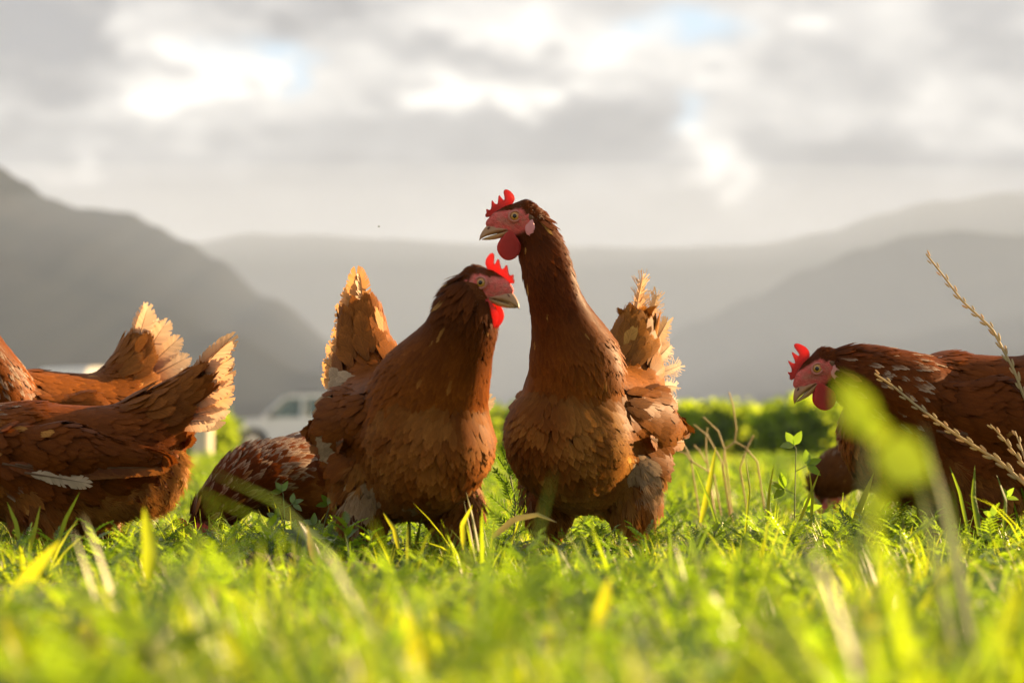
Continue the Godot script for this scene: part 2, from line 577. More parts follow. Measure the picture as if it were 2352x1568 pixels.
func skin(bones: Array, cell: float, k: float, limit := AABB()) -> Dictionary:
	var lo := Vector3.INF
	var hi := -Vector3.INF
	for b in bones:
		for e in [[b.a, b.ra], [b.b, b.rb]]:
			var rad: Vector3 = Vector3.ONE * (e[1] + 3.0 * cell + 1.2 / k)
			lo = lo.min(e[0] - rad)
			hi = hi.max(e[0] + rad)
	if limit.size != Vector3.ZERO:
		lo = lo.max(limit.position)
		hi = hi.min(limit.end)
	var nx := int((hi.x - lo.x) / cell) + 2
	var ny := int((hi.y - lo.y) / cell) + 2
	var nz := int((hi.z - lo.z) / cell) + 2
	var layers := [PackedFloat32Array(), PackedFloat32Array()]
	for l in layers:
		l.resize(nx * ny * nz)
	for b in bones:
		var sum: PackedFloat32Array = layers[b.layer]
		var kk := k if b.layer == 0 else k * 1.6
		var reach: float = maxf(b.ra, b.rb) + 2.0 * cell + 3.5 / k
		var l2: Vector3 = (b.a.min(b.b) - Vector3.ONE * reach - lo) / cell
		var h2: Vector3 = (b.a.max(b.b) + Vector3.ONE * reach - lo) / cell
		var a: Vector3 = b.a
		var ba: Vector3 = b.b - b.a
		var zs: float = b.zs
		ba.z *= zs
		var inv := 1.0 / maxf(ba.length_squared(), 1e-9)
		var ra: float = b.ra
		var dr: float = b.rb - b.ra
		for z in range(maxi(0, int(l2.z)), mini(nz, int(h2.z) + 2)):
			var qz := (lo.z + z * cell - a.z) * zs
			for y in range(maxi(0, int(l2.y)), mini(ny, int(h2.y) + 2)):
				var qy := lo.y + y * cell - a.y
				var row := (z * ny + y) * nx
				var part_ := qy * ba.y + qz * ba.z
				for x in range(maxi(0, int(l2.x)), mini(nx, int(h2.x) + 2)):
					var qx := lo.x + x * cell - a.x
					var h := (qx * ba.x + part_) * inv
					h = 0.0 if h < 0.0 else (1.0 if h > 1.0 else h)
					var dx := qx - ba.x * h
					var dy := qy - ba.y * h
					var dz := qz - ba.z * h
					sum[row + x] += exp(-kk * (sqrt(dx * dx + dy * dy + dz * dz) - ra - dr * h))
		layers[b.layer] = sum
	var f := PackedFloat32Array()
	f.resize(nx * ny * nz)
	var s0: PackedFloat32Array = layers[0]
	var s1: PackedFloat32Array = layers[1]
	for i in f.size():
		# inside where positive
		var d0 := log(s0[i] + 1e-12) / k
		if s1[i] > 0.0:
			var d1 := log(s1[i] + 1e-12) / (k * 1.6)
			var big := maxf(d0, d1)
			d0 = big + log(exp((d0 - big) * 260.0) + exp((d1 - big) * 260.0)) / 260.0
		f[i] = d0
	var v := PackedVector3Array()
	var n := PackedVector3Array()
	var id := PackedInt32Array()
	id.resize(f.size())
	id.fill(-1)
	var off := [0, 1, nx, nx + 1, nx * ny, nx * ny + 1, nx * ny + nx, nx * ny + nx + 1]
	var spot := [Vector3(0, 0, 0), Vector3(1, 0, 0), Vector3(0, 1, 0), Vector3(1, 1, 0), Vector3(0, 0, 1), Vector3(1, 0, 1), Vector3(0, 1, 1), Vector3(1, 1, 1)]
	var edges := [[0, 1], [2, 3], [4, 5], [6, 7], [0, 2], [1, 3], [4, 6], [5, 7], [0, 4], [1, 5], [2, 6], [3, 7]]
	var stride_y := nx
	var stride_z := nx * ny
	for z in nz - 1:
		for y in ny - 1:
			var row := (z * ny + y) * nx
			for x in nx - 1:
				var i := row + x
				var a := f[i] > 0.0
				if a == (f[i + 1] > 0.0) and a == (f[i + stride_y] > 0.0) and a == (f[i + stride_y + 1] > 0.0) and a == (f[i + stride_z] > 0.0) and a == (f[i + stride_z + 1] > 0.0) and a == (f[i + stride_z + stride_y] > 0.0) and a == (f[i + stride_z + stride_y + 1] > 0.0):
					continue
				var c := Vector3.ZERO
				var m := 0
				for e in edges:
					var fa: float = f[i + off[e[0]]]
					var fb: float = f[i + off[e[1]]]
					if (fa > 0.0) != (fb > 0.0):
						c += spot[e[0]].lerp(spot[e[1]], clampf(fa / (fa - fb), 0.0, 1.0))
						m += 1
				c /= m
				var g := Vector3.ZERO
				for q in 8:
					g -= (spot[q] * 2.0 - Vector3.ONE) * clampf(f[i + off[q]], -2.0 * cell, 2.0 * cell)
				id[i] = v.size()
				v.append(lo + (Vector3(x, y, z) + c) * cell)
				n.append(g.normalized())
	var idx := PackedInt32Array()
	var steps := [1, stride_y, stride_z]
	for z in range(1, nz - 1):
		for y in range(1, ny - 1):
			for x in range(1, nx - 1):
				var i := (z * ny + y) * nx + x
				if id[i] < 0 and (f[i] > 0.0) == (f[i + 1] > 0.0) and (f[i] > 0.0) == (f[i + stride_y] > 0.0) and (f[i] > 0.0) == (f[i + stride_z] > 0.0):
					continue
				for ax in 3:
					if (f[i] > 0.0) == (f[i + steps[ax]] > 0.0):
						continue
					var u: int = steps[(ax + 1) % 3]
					var w: int = steps[(ax + 2) % 3]
					var q := [id[i], id[i - u], id[i - u - w], id[i - w]]
					if q.min() < 0:
						continue
					var face := (v[q[1]] - v[q[0]]).cross(v[q[2]] - v[q[0]])
					if face.dot(n[q[0]] + n[q[2]]) < 0.0:
						idx.append_array([q[0], q[1], q[2], q[0], q[2], q[3]])
					else:
						idx.append_array([q[0], q[2], q[1], q[0], q[3], q[2]])
	return {"v": v, "n": n, "idx": idx}


# Which region each vertex belongs to and which way its feathers lie.
func regions(shape: Dictionary, bones: Array) -> void:
	var reg := PackedInt32Array()
	var dirs := PackedVector3Array()
	for p in shape.v:
		var best := -INF
		var r := 0
		var d := Vector3.ZERO
		for b in bones:
			var w := exp(-70.0 * capsule(p, b)) * (1.0 + 0.45 * mottle.get_noise_3dv(p * 2.0 + Vector3.ONE * b.region))
			if b.layer == 1:
				w *= 6.0
			d += b.dir * w
			if w > best:
				best = w
				r = b.region
		reg.append(r)
		dirs.append(d.normalized())
	shape.region = reg
	shape.dir = dirs


# ---------------------------------------------------------------- hens
const REGION := {
	0: {"kind": "contour", "len": 0.031, "wide": 0.0098, "many": 24000.0, "lift": 0.032},
	1: {"kind": "contour", "len": 0.033, "wide": 0.0102, "many": 22000.0, "lift": 0.032},
	2: {"kind": "fluff", "len": 0.024, "wide": 0.022, "many": 15000.0, "lift": 0.26},
	3: {"kind": "contour", "len": 0.046, "wide": 0.0180, "many": 9000.0, "lift": 0.16},
	4: {"kind": "hackle", "len": 0.030, "wide": 0.0072, "many": 36000.0, "lift": 0.04},
	5: {"kind": "contour_dark", "len": 0.034, "wide": 0.0135, "many": 14000.0, "lift": 0.02},
	6: {"kind": "fluff", "len": 0.032, "wide": 0.020, "many": 15000.0, "lift": 0.10},
	7: {"kind": "hackle", "len": 0.0095, "wide": 0.0030, "many": 160000.0, "lift": 0.05},
}


func side_by(p: Vector3, n: Vector3, dir: Vector3, lift: float, width: float, length: float) -> Transform3D:
	var f := (dir - n * dir.dot(n))
	f = f.normalized() if f.length_squared() > 1e-6 else n.cross(Vector3.RIGHT).normalized()
	var z := f * cos(lift) + n * sin(lift)
	var y := n * cos(lift) - f * sin(lift)
	var x := y.cross(z).normalized()
	return Transform3D(Basis(x * width, y * length, z * length), p)


# s: at, root (px, py at the ground, depth), yaw, scale, flat (vertical squeeze), neck [[px, py, depth, radius]], head {px, py, d, yaw, pitch, roll}, ...
func make_hen(s: Dictionary) -> Node3D:
	var hen := thing("hen", s.label, "hen", Vector3.ZERO, "brown hens foraging in the meadow")
	hen.position = Vector3(at(s.px, 1030, s.d).x, s.get("floor", 0.0), -s.d)
	hen.rotation.y = deg_to_rad(s.yaw)
	var inv := hen.transform.affine_inverse()
	var sc: float = s.get("scale", 1.0)
	var sq := Vector3(sc, sc * s.get("flat", 1.0), sc)
	var wing_out: float = s.get("wing_out", 0.006)
	var tail_dir: Vector3 = s.get("tail_dir", Vector3(-0.5, 0.86, 0)).normalized()
	var tail_at: Vector3 = Vector3(-0.125, 0.235, 0)
	var tail_end: Vector3 = tail_at + tail_dir * s.get("covert", 0.085)
	var down := Vector3(-0.75, -0.65, 0)
	var bones := [
		bone(Vector3(0.085, 0.165, 0), Vector3(-0.06, 0.165, 0), 0.085, 0.083, down, BREAST, 1.02),
		bone(Vector3(0.03, 0.212, 0), Vector3(-0.10, 0.205, 0), 0.058, 0.055, Vector3(-1, -0.06, 0), SADDLE, 0.92),
		bone(Vector3(0.045, 0.130, 0), Vector3(-0.03, 0.126, 0), 0.066, 0.062, Vector3(-0.85, -0.3, 0), BREAST),
		bone(Vector3(-0.06, 0.125, 0), Vector3(-0.115, 0.125, 0), 0.066, 0.052, Vector3(-0.6, -0.8, 0), FLUFF),
		bone(Vector3(-0.09, 0.165, 0), Vector3(-0.135, 0.16, 0), 0.066, 0.045, Vector3(-0.7, -0.75, 0), FLUFF),
		bone(Vector3(-0.09, 0.20, 0), tail_at, 0.055, 0.044, Vector3(-0.8, 0.3, 0), SADDLE, 1.05),
		bone(tail_at, tail_end, 0.046, 0.030, tail_dir, COVERT, 1.0),
	]
	for w in [-1.0, 1.0]:
		var wz: float = w * (0.077 + wing_out)
		bones.append(bone(Vector3(0.045, 0.200, wz * 0.90), Vector3(-0.02, 0.186, wz), 0.030, 0.046, Vector3(-1, -0.35, 0), WING, 1.7, 1))
		bones.append(bone(Vector3(-0.02, 0.188, wz), Vector3(-0.135, 0.178, wz * 0.93), 0.046, 0.016, Vector3(-1, -0.12, 0), WING, 1.8, 1))
	var legs: Array = s.get("legs", [Vector3(0.02, 0, -0.05), Vector3(0.02, 0, 0.05)])
	for foot in legs:
		bones.append(bone(Vector3(-0.01, 0.125, foot.z * 1.05), Vector3(foot.x * 0.5 - 0.005, 0.07, foot.z), 0.050, 0.036, Vector3(-0.35, -1, 0), THIGH, 1.15))
		bones.append(bone(Vector3(foot.x * 0.5 - 0.005, 0.07, foot.z), Vector3(foot.x - 0.018, 0.03, foot.z), 0.034, 0.014, Vector3(-0.2, -1, 0), THIGH))
	# the neck, from the breast up to the head
	var neck := []
	for q in s.neck:
		var p: Vector3 = inv * at(q[0], q[1], q[2])
		neck.append([Vector3(p.x / sq.x, p.y / sq.y, p.z / sq.z), q[3] / sc])
	var hp: Vector3 = inv * at(s.head.px, s.head.py, s.head.d)
	var hyaw: float = deg_to_rad(s.head.yaw - s.yaw)
	var hb := Basis(Vector3.UP, hyaw) * Basis(Vector3.BACK, deg_to_rad(s.head.pitch)) * Basis(Vector3.RIGHT, deg_to_rad(s.head.get("roll", 0.0)))
	var hs: float = s.head.get("scale", 1.0)
	var nape: Vector3 = hp + hb * (Vector3(-0.014, -0.006, 0) * hs)
	neck.append([Vector3(nape.x / sq.x, nape.y / sq.y, nape.z / sq.z), 0.0205 * hs / sc])
	var root_p: Vector3 = s.get("neck_root", Vector3(0.075, 0.195, 0))
	var line := [[root_p, s.get("neck_wide", 0.064)]] + neck
	var prev: Array = line[0]
	for i in line.size() - 1:
		for j in 3:
			var t := (j + 1) / 3.0
			var q0: Vector3 = line[maxi(i - 1, 0)][0]
			var q3: Vector3 = line[mini(i + 2, line.size() - 1)][0]
			var q: Array = [line[i][0].cubic_interpolate(line[i + 1][0], q0, q3, t), lerpf(line[i][1], line[i + 1][1], t) - 0.0085]
			bones.append(bone(prev[0], q[0], prev[1], q[1], prev[0] - q[0] + Vector3(-0.004, -0.003, 0), HACKLE if i > 0 or t > 0.5 or s.get("cape", false) else BREAST))
			prev = q
	var body := skin(bones, 0.0065, 115.0)
	regions(body, bones)
	for i in body.v.size():
		body.v[i] = body.v[i] * sq
		body.n[i] = (body.n[i] / sq).normalized()
	# the head, in its own frame: x to the beak, y up, eye at the origin (millimetres below)
	var hbones := []
	for q in [
		[-15, 1, 6, 1, 16.8, 15.8, 1.15], [8, 0, 22, 2, 14.5, 11.0, 1.3], [20, 1, 34, 0.0, 10.5, 6.4, 1.35], [4, -10, 26, -9, 12.0, 7.5, 1.2], [-12, -13, 4, -15, 15.5, 11.0, 1.15], [-16, 0, -28, -12, 16.5, 17.5, 1.05],
	]:
		hbones.append(bone(Vector3(q[0], q[1], 0) * 0.001 * hs, Vector3(q[2], q[3], 0) * 0.001 * hs, q[4] * 0.001 * hs, q[5] * 0.001 * hs, Vector3(-1, -0.25, 0), HEAD, q[6]))
	# the rest of the neck bends away in the head's frame, so that the two skins meet
	if neck.size() > 1:
		var last: Vector3 = hb.inverse() * (neck[-2][0] * sq - hp)
		hbones.append(bone(Vector3(-0.016, -0.006, 0) * hs, Vector3(-0.016, -0.006, 0).lerp(last, 0.7) * 1.0, 0.0205 * hs, lerpf(0.0205 * hs, neck[-2][1] * sc, 0.7), last, HACKLE))
	var head := skin(hbones, 0.0028 * hs, 430.0 / hs, AABB(Vector3(-0.05, -0.055, -0.04) * hs, Vector3(0.11, 0.09, 0.08) * hs))
	regions(head, hbones)
	var colors := {"brown": s.get("brown", Color(0.35, 0.11, 0.02)), "neck": s.get("neck_color", Color(0.21, 0.06, 0.012)), "pale": s.get("pale", Color(0.55, 0.28, 0.075))}
	var col := PackedColorArray()
	for i in body.v.size():
		var c: Color = colors.neck if body.region[i] == HACKLE else colors.brown
		col.append(c * 0.8)
	var v: PackedVector3Array = body.v.duplicate()
	var n: PackedVector3Array = body.n.duplicate()
	var idx: PackedInt32Array = body.idx.duplicate()
	for i in v.size():
		v[i] -= n[i] * 0.0055   # the skin lies under the feathers
	var base := v.size()
	var face := PackedFloat32Array()
	for i in head.v.size():
		var p: Vector3 = head.v[i] / hs * 1000.0
		var bare := bare_face(p)
		face.append(bare)
		var g := 0.85 + 0.35 * mottle.get_noise_3dv(head.v[i] * 9.0)
		var red := Color(0.74, 0.15, 0.135).lerp(Color(0.58, 0.22, 0.17), clampf(mottle.get_noise_3dv(head.v[i] * 4.0 + Vector3.ONE) * 1.6 + 0.15, 0, 1)) * g
		col.append((colors.neck * 0.6).lerp(red, bare))
		head.v[i] = hp + hb * head.v[i]
		head.n[i] = hb * head.n[i]
		head.dir[i] = hb * head.dir[i]
	v.append_array(head.v)
	n.append_array(head.n)
	for i in head.idx:
		idx.append(i + base)
	part("body", arrays(v, n, idx, col), M.hen_body, hen)
	body.skull = hp + hb * Vector3(-0.002, -0.004, 0)
	plumage(hen, s, body, colors, [], sq)
	plumage(hen, s, head, colors, face, sq)
	wings_and_tail(hen, s, colors, sq, tail_at, tail_end, tail_dir, wing_out)
	face_parts(hen, s, hp, hb, hs)
	for foot in legs:
		make_leg(hen, Vector3(foot.x - 0.018, 0.045, foot.z) * sq, foot * Vector3(sc, 1, sc) + Vector3(0, 0.004, 0), sc)
	return hen


func bare_face(p: Vector3) -> float:
	# how bare the red skin is at a point of the head, in millimetres from the eye
	var b := smoothstep(-15.0, -10.0, p.x + (7.0 if p.y < -3.0 and p.y > -28.0 else 0.0)) * (1.0 - smoothstep(8.5, 11.5, p.y - 0.12 * maxf(p.x, 0.0) + (2.0 if p.x < -6.0 else 0.0)))
	b = maxf(b, smoothstep(24.0, 29.0, p.x) )
	b *= 1.0 - smoothstep(21.0, 27.0, -p.y - 0.2 * p.x)
	return clampf(b, 0.0, 1.0)


func plumage(hen: Node3D, s: Dictionary, shape: Dictionary, colors: Dictionary, face: PackedFloat32Array, sq: Vector3) -> void:
	var sets := {}
	var v: PackedVector3Array = shape.v
	var n: PackedVector3Array = shape.n
	var idx: PackedInt32Array = shape.idx
	var ragged: float = s.get("ragged", 1.0)
	var speckle: float = s.get("speckle", 0.0)
	var patches: Array = s.get("patches", [])
	for t in range(0, idx.size(), 3):
		var a := idx[t]
		var b := idx[t + 1]
		var c := idx[t + 2]
		var reg: int = shape.region[a]
		if face.size():
			reg = HEAD
			if face[a] > 0.45:
				continue
		var area := (v[b] - v[a]).cross(v[c] - v[a]).length() * 0.5
		var rule: Dictionary = REGION[reg]
		var want: float = area * rule.many
		var count := int(want) + (1 if rng.randf() < want - int(want) else 0)
		for k in count:
			var u := rng.randf()
			var w := rng.randf()
			if u + w > 1.0:
				u = 1.0 - u
				w = 1.0 - w
			var p: Vector3 = v[a] + (v[b] - v[a]) * u + (v[c] - v[a]) * w
			if shape.has("skull") and p.distance_to(shape.skull) < 0.0295:
				continue
			var nn: Vector3 = (n[a] + (n[b] - n[a]) * u + (n[c] - n[a]) * w).normalized()
			var dir: Vector3 = shape.dir[a] + Vector3(rng.randfn(), rng.randfn(), rng.randfn()) * 0.07 * ragged
			var kind: String = rule.kind
			var length: float = rule.len * rng.randf_range(0.78, 1.18)
			var width: float = rule.wide * rng.randf_range(0.85, 1.15)
			var lift: float = rule.lift * rng.randf_range(0.7, 1.3) * (0.6 + 0.4 * ragged)
			if reg == BREAST and rng.randf() < 0.2:
				kind = "contour_dark"
			if (reg == SADDLE or reg == COVERT) and rng.randf() < 0.2:
				kind = "contour_dark"
			if (reg == FLUFF or reg == THIGH) and rng.randf() < 0.5:
				kind = "fluff_b"
			if reg == THIGH and rng.randf() < 0.35:
				kind = "hackle"
				width *= 0.5
			if reg == FLUFF and nn.y > 0.5:
				kind = "contour"
			var m := mottle.get_noise_3dv(p)
			var g := (1.0 + 0.30 * m) * rng.randf_range(0.93, 1.07)
			var col: Color = colors.brown
			if reg == HACKLE or reg == HEAD:
				col = colors.neck
			elif reg == FLUFF:
				col = colors.brown.lerp(colors.pale, 0.5 + 0.3 * m)
			elif reg == THIGH:
				col = colors.brown.lerp(colors.pale, clampf(0.18 + 0.5 * m, 0.0, 0.6))
			elif reg == COVERT:
				col = colors.brown.lerp(colors.pale, 0.12)
			elif reg == WING:
				col = colors.brown * 0.86
			elif reg == BREAST:
				col = colors.brown.lerp(colors.pale, clampf(0.2 + 0.35 * m, 0.0, 0.5))
				col = col.lerp(colors.neck, 0.45 * clampf(2.0 - (p / sq - s.get("neck_root", Vector3(0.075, 0.195, 0))).length() / 0.06, 0.0, 1.0))
			if reg == HACKLE and speckle > 0.0:
				# the lower hackles carry pale edges
				var local: Vector3 = p / sq
				if rng.randf() < speckle * clampf(1.3 - (local - s.get("neck_root", Vector3(0.07, 0.2, 0))).length() / 0.20, 0.0, 1.0):
					kind = "hackle_pale"
					col = Color(0.50, 0.38, 0.28)
			if rng.randf() < 0.012 and reg != HEAD:
				col = col.lerp(colors.pale, 0.7)
			for q in patches:
				var far: float = (p - q[0] * sq).length() / q[1]
				if far + rng.randf_range(-0.25, 0.25) < 1.0:
					col = col.lerp(q[2], q[3] if q.size() > 3 else 0.9)
			if reg == HACKLE:
				# towards the shoulders the hackles grow longer and take the body's colour
				var low := clampf(1.65 - (p / sq - s.get("neck_root", Vector3(0.075, 0.195, 0))).length() / 0.11, 0.0, 1.0)
				length *= 1.0 + 0.45 * low
				width *= 1.0 + 0.35 * low
				if kind == "hackle":
					col = col.lerp(colors.brown * 1.12, low)
					if rng.randf() < low * 1.3 - 0.25:
						kind = "contour"
						length = 0.027
						width = 0.0095
			col = Color(minf(col.r * g, 0.75), minf(col.g * g, 0.7), minf(col.b * g, 0.65)) * (1.0 if kind == "hackle_pale" else 1.45)
			var xf := side_by(p - nn * 0.0008, nn, dir, lift, width * sq.x, length * sq.x)
			if not sets.has(kind):
				sets[kind] = [[], []]
			sets[kind][0].append(xf)
			sets[kind][1].append(col)
	var called := {"contour": "contour_feathers", "contour_dark": "contour_feathers", "fluff": "down_feathers", "fluff_b": "down_feathers", "hackle": "hackle_feathers", "hackle_pale": "hackle_feathers"}
	for kind in sets:
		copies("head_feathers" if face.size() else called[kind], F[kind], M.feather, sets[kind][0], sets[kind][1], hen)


func wings_and_tail(hen: Node3D, s: Dictionary, colors: Dictionary, sq: Vector3, tail_at: Vector3, tail_end: Vector3, tail_dir: Vector3, wing_out: float) -> void:
	var sc: float = sq.x
	# flight feathers along the lower edge of each folded wing
	for side in [-1.0, 1.0]:
		for i in 8:
			var t := i / 7.0
			var p := Vector3(lerpf(0.05, -0.065, t), lerpf(0.166, 0.158, t), side * (0.100 + wing_out - 0.006 * t - 0.0012 * i)) * sq
			var dir := Vector3(-1, lerpf(-0.20, 0.02, t), -side * 0.10).normalized()
			var up := Vector3(0.05, 0.25, side).normalized()
			var x := up.cross(dir).normalized()
			var tone: Color = colors.brown * rng.randf_range(0.7, 1.0)
			var tip: Color = tone.lerp(colors.pale, 0.25)
			if s.has("white_wing") and s.white_wing == [side, i]:
				tone = Color(0.62, 0.56, 0.47)
				tip = tone
			var q := quill(lerpf(0.075, 0.092, t) * sc, 0.024 * sc, 0.12, tone, tip, 100 + i, 0.05, 16, 0.03)
			part("wing_feather", q, M.quill, hen).transform = Transform3D(Basis(x, dir.cross(x), dir), p)
	# the tail: two tents of feathers, back to back
	var tl: float = s.get("tail_len", 1.0)
	var fray: float = s.get("fray", 0.25)
	var white: float = s.get("tail_white", 0.6)
	var fan: float = s.get("tail_fan", 1.0)
	var back := Vector3(-1, 0, 0)
	var tail_up := tail_dir
	var tail_back := (back - tail_up * back.dot(tail_up)).normalized()
	for side in [-1.0, 1.0]:
		for j in 7:
			var a := deg_to_rad(-8.0 + j * 12.5 * fan)
			var splay := 0.05 + 0.05 * j * fan + rng.randf_range(-0.04, 0.04)
			var dir := (tail_up * cos(a) + tail_back * sin(a) + Vector3(0, 0, side * splay)).normalized()
			var p := (tail_at.lerp(tail_end, 0.55 - 0.09 * j) + Vector3(-0.004 * j, 0, side * (0.007 + 0.0022 * j))) * sq
			var out := (Vector3(0, 0, side) - tail_back * lerpf(1.0, 0.45, j / 6.0)).normalized()
			var x := out.cross(dir).normalized()
			var pale: Color = colors.pale.lerp(Color(0.66, 0.50, 0.34), clampf(white * rng.randf_range(0.5, 1.3) + 0.06 * j * white, 0, 1))
			var tone: Color = colors.brown.lerp(pale, rng.randf_range(0.0, 0.35) * white)
			var q := quill(lerpf(0.125, 0.075, j / 6.0) * tl * sc * rng.randf_range(0.92, 1.06), lerpf(0.042, 0.030, j / 6.0) * sc, fray * rng.randf_range(0.6, 1.4), tone, pale, 300 + j * 2 + int(side) + int(s.px), 0.05 + 0.08 * rng.randf(), 36 if fray < 0.5 else 54, 0.05 + fray * 0.6)
			part("tail_feather", q, M.quill, hen).transform = Transform3D(Basis(x, dir.cross(x), dir), p)
	for extra in s.get("loose", []):
		# single feathers that stick out: at, direction, length, width, colour
		var dir: Vector3 = extra[1].normalized()
		var x: Vector3 = (extra[5] if extra.size() > 5 else Vector3(0, 0, 1)).cross(dir).normalized()
		part("loose_feather", quill(extra[2], extra[3], 0.3, extra[4], extra[4] * 1.15, 77, 0.1, 14, 0.3), M.quill, hen).transform = Transform3D(Basis(x, dir.cross(x), dir), extra[0] * sq)


func face_parts(hen: Node3D, s: Dictionary, hp: Vector3, hb: Basis, hs: float) -> void:
	var k := 0.001 * hs
	var put := func(o: Node3D) -> void: o.transform = Transform3D(hb, hp) * o.transform
	# the beak: upper and lower halves, lofted
	var up := loft([[14, -15.5, 2.0, 9.5], [22, -15.5, 11, 8.6], [30, -15.5, 16, 7.4], [37, -15.2, 14.5, 6.2], [43, -15.2, 11.5, 5.0], [48, -16, 8.2, 3.6], [52, -17.2, 5.0, 2.2], [54.5, -19, 1.6, 0.7]], k, 1.0, Color(0.34, 0.15, 0.09), Color(0.36, 0.21, 0.10), Color(0.17, 0.10, 0.05))
	put.call(part("upper_beak", up, M.beak, hen))
	var gap: float = s.head.get("gape", 0.0)
	var low := loft([[14, -16.2 - gap * 0.2, 5, 8.6], [24, -16.2 - gap * 0.4, 7, 7.4], [34, -16.2 - gap * 0.6, 6.5, 5.8], [41, -16.4 - gap * 0.8, 5, 4.2], [47, -16.8 - gap, 3, 2.6], [51, -17.4 - gap, 1, 0.8]], k, -1.0, Color(0.44, 0.25, 0.13), Color(0.46, 0.30, 0.14), Color(0.22, 0.13, 0.06))
	put.call(part("lower_beak", low, M.beak, hen))
	# the comb: a thin serrated plate
	var cs: float = s.head.get("comb", 1.0)
	var pts := PackedVector2Array()
	var outline := [[37, 9], [37.5, 13], [34.5, 15.5], [34, 21], [30, 17.5], [26.5, 20], [23, 31], [20, 24], [16.5, 22.5], [11, 36], [7.5, 26], [5, 26.5], [4, 38], [0, 39.5], [-4.5, 36], [-8, 29], [-8, 23], [-4, 18], [4, 14], [14, 11], [24, 9]]
	var spikes: Array = s.head.get("spikes", [])
	for q in outline:
		var hgt: float = q[1]
		if hgt > 16.0:
			hgt = 16.0 + (hgt - 16.0) * cs
		pts.append(Vector2(q[0], hgt))
	pts = rounded(pts)
	put.call(part("comb", plate(pts, k, s.head.get("comb_lean", 0.0)), M.comb, hen))
	# wattles, earlobes, eyes
	var ws: float = s.head.get("wattle", 1.18)
	for side in [-1.0, 1.0]:
		var drop := bag(13.5 * ws * k, 17.0 * ws * k, 3.2 * k)
		var o := part("wattle", drop, M.comb, hen)
		o.transform = Transform3D(Basis(Vector3.BACK, 0.25) * Basis(Vector3.RIGHT, side * 0.22), Vector3(17.5, -21 - 13.0 * ws, side * 7.5) * k)
		# wattles hang straight down, whichever way the head points
		put.call(o)
		var lobe := part("earlobe", bag(7.0 * k, 12.5 * k, 3.0 * k), M.earlobe, hen)
		lobe.transform = Transform3D(Basis(Vector3.BACK, 0.35) * Basis(Vector3.UP, side * 0.25), Vector3(-15, -20, side * 19.0) * k)
		put.call(lobe)
		var ear := part("ear_tuft", bag(8.0 * k, 7.0 * k, 3.0 * k), M.ear_tuft, hen)
		ear.transform = Transform3D(Basis(Vector3.UP, side * 0.2), Vector3(-15.5, -7, side * 17.6) * k)
		put.call(ear)
		var eye := part("eye", ball(6.6 * k, 6.6 * k, 4.4 * k), M.iris, hen)
		eye.position = Vector3(1, 0, side * 14.6) * k
		put.call(eye)
		var pupil := part("pupil", ball(2.9 * k, 2.9 * k, 1.0 * k), M.pupil, eye)
		pupil.position = Vector3(0.4, 0.2, side * 3.7) * k
		var lid := TorusMesh.new()
		lid.inner_radius = 5.8 * k
		lid.outer_radius = 9.0 * k
		lid.rings = 20
		lid.ring_segments = 8
		var ring := part("eyelid", lid, M.eyelid, eye)
		ring.transform = Transform3D(Basis(Vector3.RIGHT, PI / 2).scaled(Vector3(1.08, 0.95, 1.0)), Vector3(0, 0, side * 1.6 * k))
		var hole := part("nostril", ball(2.6 * k, 1.1 * k, 1.0 * k), M.nostril, hen)
		hole.transform = Transform3D(Basis(Vector3.BACK, -0.35), Vector3(38.5, -5.5, side * 5.4) * k)
		put.call(hole)


func rounded(p: PackedVector2Array) -> PackedVector2Array:
	var out := PackedVector2Array()
	for i in p.size():
		var a := p[i]
		var b := p[(i + 1) % p.size()]
		out.append(a.lerp(b, 0.2))
		out.append(a.lerp(b, 0.8))
	return out


func plate(pts: PackedVector2Array, k: float, lean: float) -> ArrayMesh:
	if Geometry2D.is_polygon_clockwise(pts):
		pts.reverse()
	var n := pts.size()
	var tri := Geometry2D.triangulate_polygon(pts)
	var v := PackedVector3Array()
	var nn := PackedVector3Array()
	var idx := PackedInt32Array()
	for s in [-1.0, 1.0]:
		for i in n:
			var p := pts[i]
			var thick := clampf(3.2 - (p.y - 14.0) * 0.07, 1.1, 3.2)
			var side := 1.6 * sin(p.x * 0.16) + lean * maxf(p.y - 16.0, 0.0)
			v.append(Vector3(p.x, p.y, side + s * thick * 0.5) * k)
			var e := (pts[(i + 1) % n] - pts[(i - 1 + n) % n]).normalized()
			nn.append(Vector3(e.y * 0.55, -e.x * 0.55, s).normalized())
	for s in 2:
		for t in range(0, tri.size(), 3):
			var q := [tri[t] + s * n, tri[t + 1] + s * n, tri[t + 2] + s * n]
			if ((v[q[1]] - v[q[0]]).cross(v[q[2]] - v[q[0]])).z * (s * 2 - 1) > 0.0:
				idx.append_array([q[0], q[2], q[1]])
			else:
				idx.append_array([q[0], q[1], q[2]])
	for i in n:
		var j := (i + 1) % n
		idx.append_array([i, j, i + n, j, j + n, i + n])
	return arrays(v, nn, idx)


